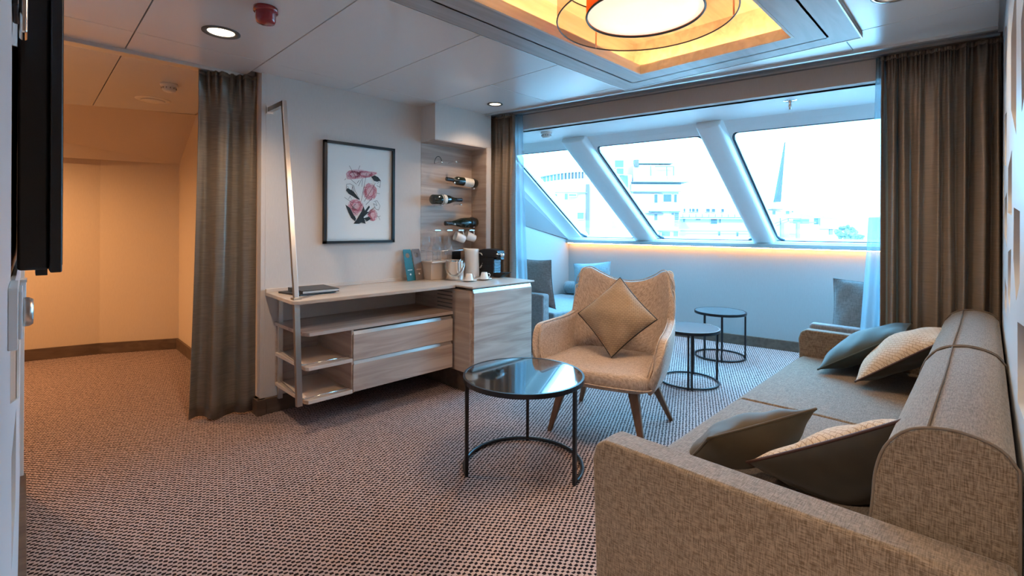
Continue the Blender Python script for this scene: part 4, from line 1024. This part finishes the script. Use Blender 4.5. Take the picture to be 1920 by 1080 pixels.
# ------------------------------------------------------------------ tables
def table(name, label, c, zt_, R, Rb, legs, seed_top, gap, rw=.012, topmat='tabletop', arc=None, lift=.012):
    t = thing(name, label, 'table', (c[0], c[1], 0))
    obj('top', lathe(nb(), [(0, zt_ - .006), (R - .010, zt_ - .006), (R - .010, zt_), (0, zt_)], 64, cap=False), M[topmat], t)
    obj('top_ring', lathe(nb(), [(R - .010, zt_ - .022), (R, zt_ - .022), (R + .001, zt_ + .001), (R - .010, zt_ + .001), (R - .010, zt_ - .022)], 64, cap=False), M['black'], t, smooth=False)
    for a in legs:
        a = math.radians(a); obj('leg', bar(nb(), ((R - .008)*math.cos(a), (R - .008)*math.sin(a), 0.0), ((R - .008)*math.cos(a), (R - .008)*math.sin(a), zt_ - .02), rw, rw, side=(math.cos(a), math.sin(a), 0)), M['black'], t)
    if arc: pts = circle((0, 0, lift), Rb, 48, math.radians(arc[0]), math.radians(arc[1]), closed=False); obj('base_ring', tube(nb(), pts, rw * .62, 8), M['black'], t, smooth=True)
    else: obj('base_ring', tube(nb(), circle((0, 0, lift), Rb, 56), rw * .62, 8, closed=True), M['black'], t, smooth=True)
    return t
def ang(p, c): return math.degrees(math.atan2(p[1] - c[1], p[0] - c[0]))
cc = (1.762, 1.655); Rt = .302
a1, a2, a3 = ang((1.496, 1.777), cc), ang((1.803, 1.345), cc), ang((1.992, 1.839), cc)
table('coffee_table', 'round coffee table with smoked mirror top on thin black legs before the armchair', cc, .462, Rt, Rt - .008, (a1, a2, a3), 1, 0, .016, arc=(a1 - 360 if a1 > 0 else a1, a2) if False else (a2, a1))
c2_ = (3.60, 1.66); r2_ = .20
table('side_table', 'small round black side table just behind the armchair', (3.64, 1.655), .425, .225, .217, (ang((3.525, 1.74), (3.64, 1.655)) + 60, ang((3.743, 1.545), (3.64, 1.655)), ang((3.94, 1.738), (3.64, 1.655)), 210), 2, 0, .014, topmat='tabletop2')
table('side_table', 'small round black side table furthest back against the bay wall', (4.56, 1.775), .425, .225, .217, (ang((4.581, 1.61), (4.56, 1.775)), ang((4.78, 1.837), (4.56, 1.775)), 165, 205), 3, 0, .014, topmat='tabletop2')
for o in bpy.data.objects:
    if o.name.startswith('side_table'): o['group'] = 'small black side tables'

# ------------------------------------------------------------------ sofa
so = thing('long_sofa', 'long taupe two seat sofa with rounded back against the right wall', 'sofa', (2.3, .4, 0))
def arm(x0, x1, name='arm'):
    prof = [(-.04, .10), (.80, .10), (.82, .12), (.835, .52), (.822, .562), (.79, .58), (-.04, .58)]
    return obj(name, prism(nb(), prof, 'x', x0, x1), M['sofa'], so, world=True, bevel=.022, seg=4)
arm(1.185, 1.290); arm(3.365, 3.435)
for x in (1.190, 3.430):
    obj('arm_piping', tube(nb(), [(x, -.03, .566), (x, .40, .566), (x, .785, .566), (x, .812, .552), (x, .822, .52), (x, .812, .13)], .0035, 6), M['sofapipe'], so, world=True, smooth=True)
for x0, x1 in ((1.292, 2.318), (2.322, 3.363)):
    bm = nb(); pr_ = [(-.0, .26), (.80, .26), (.835, .28), (.848, .34), (.838, .395), (.80, .418), (.5, .424), (.18, .42), (-.0, .42)]
    obj('seat_cushion', prism(bm, pr_, 'x', x0, x1), M['sofa'], so, world=True, bevel=.014, seg=3)
obj('base', B(1.285, 3.37, -.03, .80, .06, .262), M['sofa'], so, world=True, bevel=.01)
bp = [(.205, .40), (.182, .58), (.176, .66), (.160, .72), (.130, .762), (.095, .782), (.05, .79), (.01, .785), (-.02, .772), (-.040, .745), (-.045, .70), (-.045, .36)]
for x0, x1 in ((1.318, 2.300), (2.312, 3.375)):
    obj('back_rest', prism(nb(), bp, 'x', x0, x1), M['sofa'], so, world=True, bevel=.008, seg=3)
    for x in (x0 + .004, x1 - .004):
        obj('back_piping', tube(nb(), spline([(x, p[0] * 1.0, p[1] + .002) for p in bp], 3), .003, 6), M['sofapipe'], so, world=True, smooth=True)
    obj('top_seam', tube(nb(), [(x0 + .01, .088, .786), ((x0 + x1)/2, .086, .787), (x1 - .01, .088, .786)], .0022, 6), M['sofapipe'], so, world=True, smooth=True)
for x in (1.24, 3.39):
    for y in (.03, .76): obj('foot', B(x - .025, x + .025, y - .025, y + .025, 0, .10), M['blackpl'], so, world=True)
SPC = 'cushions on the long sofa'
cushion('cream ridged cushion with dark velvet back leaning on the near end of the sofa', (1.680, .258, .528), (.56, .44, .70), (-.80, .33, .50), .45, .40, .15, M['patt'], M['velvet'], M['pipebrown'], tb=.19, group=SPC, seed=2, ear=.05)
cushion('plain olive velvet cushion lying on the near seat of the sofa', (1.735, .595, .470), (.28, .62, .73), (-.45, -.44, .60), .385, .34, .14, M['olive'], M['olive'], M['olive'], tb=.19, group=SPC, seed=6, ear=.04)
cushion('cream ridged cushion with dark back leaning at the far end of the sofa', (3.02, .28, .585), (.05, .62, .78), (-.9, .2, .2), .42, .40, .20, M['patt'], M['velvet'], M['pipebrown'], tb=.12, group=SPC, seed=3, ear=.06)
cushion('dark teal velvet cushion resting against the far arm of the sofa', (3.19, .47, .565), (.0, .55, .80), (-.9, .1, .2), .44, .40, .15, M['teal'], M['teal'], M['teal'], tb=.15, group=SPC, seed=7, ear=.05)

# ------------------------------------------------------------------ bay seats
bs = thing('bay_daybed', 'grey blue upholstered daybed in the left end of the bay', 'daybed', (4.1, 3.4, 0))
obj('arm', B(3.40, 3.50, 2.955, 3.79, .09, .565), M['bayseat'], bs, world=True, bevel=.02, seg=3)
obj('seat_cushion', slab(nb(), 3.50 + SK * 3.4, 5.44, 2.955, 3.79, .20, .37), M['bayblue'], bs, world=True, bevel=.02, seg=3)
obj('base', B(3.50, 4.82, 2.99, 3.79, .05, .20), M['bayseat'], bs, world=True)
for x in (3.45, 4.8): obj('foot', B(x, x + .04, 3.02, 3.06, 0, .09), M['blackpl'], bs, world=True)
cushion('grey square cushion with blue grey edge standing by the daybed arm', (3.585, 3.215, .645), (.98, -.06, .14), (0, .0, 1), .50, .48, .14, M['bayblue'], M['baygrey'], M['bayblue'], seed=12, ear=.07, group='bay cushions')
cushion('light blue square cushion at the window end of the daybed', (4.62, 3.26, .575), (-.9, -.35, .30), (0, .1, 1), .44, .44, .14, M['bayblue'], M['bayblue'], M['bayblue'], seed=13, ear=.07, group='bay cushions')
bo = thing('bolster', 'long blue grey bolster on the daybed below the window wall', 'cushion', (4.80, 3.3, .45), group='bay cushions')
br_ = nb(); pts = []
prof = [(0, -.42), (.06, -.415), (.078, -.39), (.08, 0), (.078, .39), (.06, .415), (0, .42)]
lathe(br_, prof, 24, Matrix.Translation((4.80, 3.33, .452)) @ Matrix.Rotation(math.atan(SK), 4, 'Z') @ Matrix.Rotation(PI/2, 4, 'X'), cap=False)
obj('roll', br_, M['bayblue'], bo, world=True, smooth=True)
for s_ in (-.385, .385):
    ring = [Matrix.Translation((4.80, 3.33, .452)) @ Matrix.Rotation(math.atan(SK), 4, 'Z') @ Matrix.Rotation(PI/2, 4, 'X') @ Vector(p) for p in circle((0, 0, s_), .0795, 24)]
    obj('end_piping', tube(nb(), ring, .003, 6, closed=True), M['bayseat'], bo, world=True, smooth=True)
bs2 = thing('bay_daybed', 'grey upholstered daybed in the right end of the bay behind the curtain', 'daybed', (4.3, .4, 0))
obj('arm', B(3.66, 3.75, -.045, .845, .09, .57), M['bayseat'], bs2, world=True, bevel=.02, seg=3)
obj('seat_cushion', B(3.75, 5.25, -.045, .83, .20, .37), M['bayblue'], bs2, world=True, bevel=.02, seg=3)
obj('base', B(3.75, 5.2, -.03, .79, .05, .20), M['bayseat'], bs2, world=True)
for x in (3.70, 5.15): obj('foot', B(x, x + .04, .74, .78, 0, .09), M['blackpl'], bs2, world=True)
cushion('grey blue square cushion behind the arm of the right bay seat', (3.88, .53, .63), (-.97, .0, .22), (.0, .0, 1), .46, .46, .14, M['bayblue'], M['bayblue'], M['bayblue'], seed=15, ear=.07, group='bay cushions')
cushion('pale blue cushion half hidden behind the sheer at the right bay seat', (4.35, .42, .64), (-.97, .1, .22), (0, .0, 1), .46, .46, .14, M['bayblue'], M['bayblue'], M['bayblue'], seed=16, ear=.07, group='bay cushions')

# ------------------------------------------------------------------ tv side of the room
tv = thing('television', 'black flat television seen edge on at the left of the picture', 'television', (.02, 1.9, 1.4))
obj('housing', B(-.0115, .036, 1.40, 2.38, 1.105, 1.80), M['tvback'], tv, world=True, bevel=.006)
obj('screen_panel', B(.036, .055, 1.375, 2.40, 1.10, 1.805), M['blackpl'], tv, world=True, bevel=.003)
obj('screen', B(.0545, .0562, 1.39, 2.385, 1.115, 1.79), M['screen'], tv, world=True)
obj('sensor_foot', B(.016, .034, 1.42, 1.50, 1.092, 1.106), M['blackpl'], tv, world=True)
sw = thing('control_box', 'pale square control box on the left wall beside the silver dial', 'switch', (-.01, .75, 1.1))
obj('box', B(WL, -.0045, .70, .80, 1.072, 1.135), M['whitepl'], sw, world=True, bevel=.001)
obj('face_plate', B(-.0045, -.0015, .715, .79, 1.080, 1.130), M['screenw'], sw, world=True, bevel=.001)
kn = thing('dial', 'round brushed silver dial standing off the left wall', 'dial', (0, .80, 1.09))
obj('knob', lathe(nb(), [(0, 0), (.0165, 0), (.017, .002), (.017, .006), (.0145, .0095), (0, .010)], 32, Matrix.Translation((-.0022, .805, 1.097)) @ Matrix.Rotation(PI/2, 4, 'Y'), cap=False), M['steel'], kn, world=True, smooth=True)
obj('shaft', lathe(nb(), [(.008, 0), (.008, .010)], 20, Matrix.Translation((WL, .805, 1.097)) @ Matrix.Rotation(PI/2, 4, 'Y')), M['blackpl'], kn, world=True)
wb = thing('wall_bracket', 'chrome rounded bracket at the top left edge of the picture', 'bracket', (-.005, .8, 1.7))
obj('arm', B(-.006, .0015, .84, .88, 1.435, 1.95), M['chrome'], wb, world=True, bevel=.003, seg=3)
obj('plate', B(WL, -.006, .82, .90, 1.46, 1.95), M['blackpl'], wb, world=True, bevel=.002)
wp = thing('cable_box', 'small grey box on the wall under the television', 'box', (-.01, 2.2, 1.05))
obj('housing', B(WL, .004, 2.42, 2.50, .84, 1.0), M['screenw'], wp, world=True, bevel=.002)
obj('lid', B(-.03, .006, 2.415, 2.505, .995, 1.004), M['trimlight'], wp, world=True)

# ------------------------------------------------------------------ outside: harbour buildings
D = {}
def mt(n, c, r=.7): M[n] = plain(n, c, r); return M[n]
mt('xwhite', (.34, .33, .32)); mt('xorange', (.30, .15, .10)); mt('xglass', (.02, .03, .035), .3); mt('xpale', (.055, .075, .085)); mt('xgrey', (.12, .125, .13)); mt('xbrown', (.06, .045, .045)); mt('xgreen', (.05, .09, .05)); mt('xhill', (.17, .19, .19)); mt('xmast', (.03, .04, .05))
XR = YAW - PI/2
GZ = -14.0
def bthing(name, label, cat, dep, group=None):
    return thing(name, label, cat, (dep * math.cos(YAW), dep * math.sin(YAW), GZ), XR, group)
def pos(u, v, dep): return ((u - 960) * dep / 903, 1.2 + (425 - v) * dep / 903 - GZ)
def bblock(parent, name, mat, dep, u0, u1, v0, v1, thick, front=0):
    x0, z1 = pos(u0, v0, dep); x1, z0 = pos(u1, v1, dep)
    return obj(name, B(x0, x1, front, front + thick, max(z0, 0), z1), M[mat], parent)
def win(parent, dep, u0, u1, v0, v1, mat='xglass', front=-.12, frame=True):
    x0, z1 = pos(u0, v0, dep); x1, z0 = pos(u1, v1, dep)
    bm = nb(); e = .08
    for q in ((x0 - e, x1 + e, z0 - e, z0), (x0 - e, x1 + e, z1, z1 + e), (x0 - e, x0, z0, z1), (x1, x1 + e, z0, z1)): box(bm, q[0], q[1], front - .05, front + .2, q[2], q[3])
    wd = obj('window', bm, M['xwhite'], parent)
    obj('pane', B(x0, x1, front, front + .05, z0, z1), M[mat], wd); return wd
struct('ground_quay', B(5, 400, -260, 420, GZ - .3, GZ), plain('quay', (.62, .60, .58), .9))
# curved terminal building on the left
dA = 60; bA = bthing('rounded_building', 'rounded white building with a curved glazed top floor and an orange brown side wall', 'building', dA)
xa, _ = pos(1100, 0, dA); Ra = 7.0
cxA, _ = pos(1108, 0, dA)
def wedge(bm, x0, x1, z0, z1, curve=3.5, yo=0.0, depth=9):
    n = 12; front = []
    for i in range(n + 1):
        t = i / n; x = x0 + (x1 - x0) * t; front.append((x, yo + curve * (1 - t) ** 2.2 * 2.2))
    return prism(bm, front + [(x1, depth), (x0, depth + 6)], 'z', z0, z1)
x0, zr = pos(1008, 332, dA); x1, _ = pos(1103, 0, dA); _, zt1 = pos(0, 318, dA); _, zq = pos(0, 334, dA)
obj('drum_wall', wedge(nb(), x0, x1, 0, zq), M['xwhite'], bA)
obj('glazed_floor', wedge(nb(), x0 + .6, x1 - .3, zq, zt1 - .2, yo=.5), M['xpale'], bA)
obj('roof', wedge(nb(), x0 + .2, x1, zt1 - .2, zt1, yo=.2), M['xwhite'], bA)
for i in range(14):
    t = i / 13; x = x0 + .7 + (x1 - x0 - 1.2) * t; y = .35 + 3.5 * (1 - t) ** 2.2 * 2.2
    obj('mullion', B(x - .06, x + .06, y - .1, y + .15, zq, zt1 - .1), M['xwhite'], bA)
bblock(bA, 'side_wall', 'xorange', dA, 1103, 1142, 338, 1000, 8, .3)
bblock(bA, 'pilaster', 'xbrown', dA, 1098, 1104, 345, 1000, 1, -.3)
for (a, b, c, d) in ((1024, 1031, 366, 375), (1038, 1044, 364, 374), (1058, 1064, 363, 374), (1066, 1080, 364, 367), (1059, 1064, 398, 406), (1082, 1094, 398, 410)): win(bA, dA, a, b, c, d, 'xpale', front=-.2)
bblock(bA, 'floor_band', 'xgrey', dA, 1040, 1100, 360, 361.2, .5, -.4)
# tower building in the middle
dB = 75; bB = bthing('stepped_office_building', 'white stepped office building with roof terraces seen through the middle window', 'building', dB)
bblock(bB, 'main_wall', 'xwhite', dB, 1185, 1272, 358, 1000, 9)
bblock(bB, 'upper_floor', 'xwhite', dB, 1182, 1278, 345, 358, 9, -.6)
bblock(bB, 'terrace_band', 'xpale', dB, 1185, 1276, 341, 345, 7, -.1)
bblock(bB, 'roof_slab', 'xgrey', dB, 1184, 1288, 339.5, 341, 9, -.8)
bblock(bB, 'top_floor', 'xwhite', dB, 1190, 1266, 306, 340, 6, 1)
bblock(bB, 'top_roof', 'xgrey', dB, 1196, 1264, 303, 304.4, 6, .6)
bblock(bB, 'pergola_beam', 'xgrey', dB, 1228, 1263, 310, 311.5, .3, -.2)
for u in (1219, 1249, 1262): bblock(bB, 'pergola_post', 'xgrey', dB, u, u + 1.2, 310, 328, .3, -.2)
bblock(bB, 'shadow_line', 'xbrown', dB, 1186, 1240, 360, 361.6, .3, -.2)
bblock(bB, 'shadow_line', 'xgrey', dB, 1230, 1273, 361, 362.2, .3, -.2)
bblock(bB, 'stair_tower', 'xwhite', dB, 1149, 1186, 326, 1000, 8, .5)
bblock(bB, 'glazed_stair', 'xpale', dB, 1164, 1177, 328, 372, .6, .1)
bblock(bB, 'roof_gable', 'xbrown', dB, 1191, 1199, 297, 310, 1, .5)
bblock(bB, 'floor_slab', 'xpale', dB, 1216, 1273, 394.5, 396, 1, -.6)
bblock(bB, 'floor_slab', 'xgrey', dB, 1218, 1273, 430, 431.4, 1, -.6)
bblock(bB, 'awning', 'xbrown', dB, 1205, 1242, 398, 400.5, .6, -.5)
for (a, b, c, d) in ((1226, 1232, 363, 379), (1243, 1258, 363, 377), (1263, 1268, 363, 378), (1152, 1168, 300, 313), (1155, 1168, 315, 326)): win(bB, dB, a, b, c, d, 'xglass' if c > 330 else 'xpale')
bblock(bB, 'penthouse', 'xwhite', dB, 1150, 1170, 298, 328, 5, .2)
for (a, b, c, d) in ((1226, 1232, 398, 412), (1258, 1263, 397, 402), (1264, 1272, 397, 412), (1240, 1256, 433, 448), (1262, 1271, 432, 445), (1232, 1238, 436, 448)): win(bB, dB, a, b, c, d, 'xpale')
for k in range(6): bblock(bB, 'louvre', 'xgrey', dB, 1264, 1271, 404 + k*3.4, 404.8 + k*3.4, .2, -.25)
# long low block
dC = 90; bC = bthing('long_apartment_block', 'long low white block with rows of small windows right of the stepped building', 'building', dC)
bblock(bC, 'wall', 'xwhite', dC, 1272, 1470, 398, 1000, 9)
bblock(bC, 'attic_floor', 'xwhite', dC, 1274, 1466, 372, 400, 8, 2)
for v_ in (405.5, 430.5): bblock(bC, 'balcony_rail', 'xpale', dC, 1273, 1466, v_, v_ + 1.8, .4, -1.2)
bblock(bC, 'balcony_slab', 'xwhite', dC, 1273, 1466, 407.2, 409, 1.4, -1.4)
for (a, b) in ((1288, 1291), (1299, 1302), (1304, 1309), (1312, 1316), (1331, 1338), (1342, 1348), (1360, 1365)): win(bC, dC, a, b, 389, 395, 'xglass', front=1.8)
for (a, b, c, d) in ((1280, 1284, 408, 415), (1304, 1313, 408, 411), (1332, 1344, 409, 418), (1348, 1351, 409, 416), (1346, 1350, 432, 440), (1380, 1384, 433, 441)): win(bC, dC, a, b, c, d, 'xglass')
for k in range(16): bblock(bC, 'rail_post', 'xgrey', dC, 1276 + k*12, 1276.7 + k*12, 400, 407, .2, -1.25)
# tall leaning mast and low harbour structures on the right
dM = 86.5; ms = bthing('mast', 'tall slim grey mast tapering to a point, seen through the right window', 'mast', dM)
x0, z0 = pos(1452, 376, dM); x1, _ = pos(1462, 376, dM); xt, zt_ = pos(1471, 264, dM)
hexa_pts = [(x0, -.4, z0), (x1, -.4, z0), (x1, .4, z0), (x0, .4, z0), (xt - .08, -.08, zt_), (xt + .08, -.08, zt_), (xt + .08, .08, zt_), (xt - .08, .08, zt_)]
obj('spar', hexa(nb(), hexa_pts), M['xmast'], ms)
obj('pedestal', B(x0 + .1, x1 - .1, -.3, .3, 0, z0), M['xwhite'], ms)
lb = bthing('harbour_pavilion', 'low white pavilion with blue grey windows at the foot of the mast', 'building', 78)
bblock(lb, 'wall', 'xwhite', 78, 1440, 1500, 392, 1000, 5)
bblock(lb, 'roof_edge', 'xgrey', 78, 1446, 1464, 389, 391, 6, -.6)
for (a, b, c, d) in ((1447, 1453, 393, 400), (1472, 1479, 393, 399), (1483, 1486, 393, 396)): win(lb, 78, a, b, c, d, 'xpale')
gw = bthing('gangway', 'sloping footbridge railings in front of the low pavilion', 'bridge', 70)
def seg_(a, b, th_=.10):
    p = pos(a[0], a[1], 70); q = pos(b[0], b[1], 70); return bar(nb(), (p[0], 0, p[1]), (q[0], 0, q[1]), th_)
for a, b in (((1452, 417), (1478, 407)), ((1456, 421), (1480, 411.5)), ((1478, 407), (1502, 407)), ((1480, 411.5), (1504, 414)), ((1463, 406), (1463, 417)), ((1478, 407), (1478, 412))): obj('railing', seg_(a, b), M['xbrown'], gw)
for u in (1466, 1496): 
    p = pos(u, 414, 70); obj('support', B(p[0] - .2, p[0] + .2, -.2, .2, 0, p[1]), M['xgrey'], gw)
vs = bthing('moored_boat', 'small blue grey boat superstructure by the footbridge', 'boat', 72)
bblock(vs, 'hull', 'xwhite', 72, 1500, 1536, 418, 436, 4); bblock(vs, 'cabin', 'xpale', 72, 1505, 1521, 408, 416, 2, .5); bblock(vs, 'deck_roof', 'xgrey', 72, 1503, 1532, 413, 415, 3, .2); bblock(vs, 'funnel', 'xpale', 72, 1538, 1542, 406, 420, 1, .5); bblock(vs, 'keel', 'xwhite', 72, 1502, 1530, 436, 1000, 3)
hs = bthing('brick_house', 'small house with a reddish wall beside the green tree', 'house', 95)
bblock(hs, 'wall', 'xwhite', 95, 1550, 1585, 426, 1000, 6); bblock(hs, 'brick_face', 'xorange', 95, 1560, 1575, 427, 437, .3, -.3); bblock(hs, 'downpipe', 'xbrown', 95, 1554, 1558, 425, 437, .3, -.3); bblock(hs, 'roof', 'xwhite', 95, 1548, 1588, 424, 426.4, 7, -.6)
def tree(label, u, v, dep, r, seed):
    t = bthing('tree', label, 'tree', dep, 'harbour trees'); rnd = random.Random(seed); x, z = pos(u, v, dep)
    bm = nb()
    for k in range(90):
        a = rnd.uniform(0, 2*PI); ph = rnd.uniform(-1, 1); q = rnd.uniform(.3, 1) ** .5
        c = Vector((x + r*q*math.cos(a)*math.sqrt(1-ph*ph), r*q*math.sin(a)*math.sqrt(1-ph*ph), z + r*.75*ph*q)); s_ = rnd.uniform(.18, .34) * r * .8
        mm = Matrix.Translation(c) @ Matrix.Rotation(rnd.uniform(0, 3), 4, 'X') @ Matrix.Rotation(rnd.uniform(0, 3), 4, 'Z') @ Matrix.Scale(s_, 4)
        bmesh.ops.create_icosphere(bm, subdivisions=1, radius=1, matrix=mm @ Matrix.Scale(.4, 4, (0, 0, 1)))
    obj('foliage', bm, M['xgreen'], t); obj('trunk', tube(nb(), [(x, 0, 0), (x, 0, z)], .25, 8), M['xbrown'], t)
tree('round green tree near the quay, seen through the right window', 1586, 434, 85, 1.6, 4)
tree('small tree low at the right edge of the right window', 1610, 442, 104, 1.0, 5)
hl = nb(); rnd = random.Random(3); n = 60; topv = []
for i in range(n + 1):
    u = 1180 + i * 14; x = (u - 960) * 380 / 903; h_ = (425 - (396 if u < 1450 else 404)) * 380 / 903 + 1.2 + 2.5 * math.sin(i * .35) + rnd.uniform(-.6, .6); topv.append((x, h_ - GZ))
prism(hl, [(topv[0][0], 0)] + topv + [(topv[-1][0], 0)], 'y', 0, 30)
hz = bthing('distant_hill', 'pale hazy wooded hill on the horizon', 'hill', 380)
obj('ridge', hl, M['xhill'], hz)
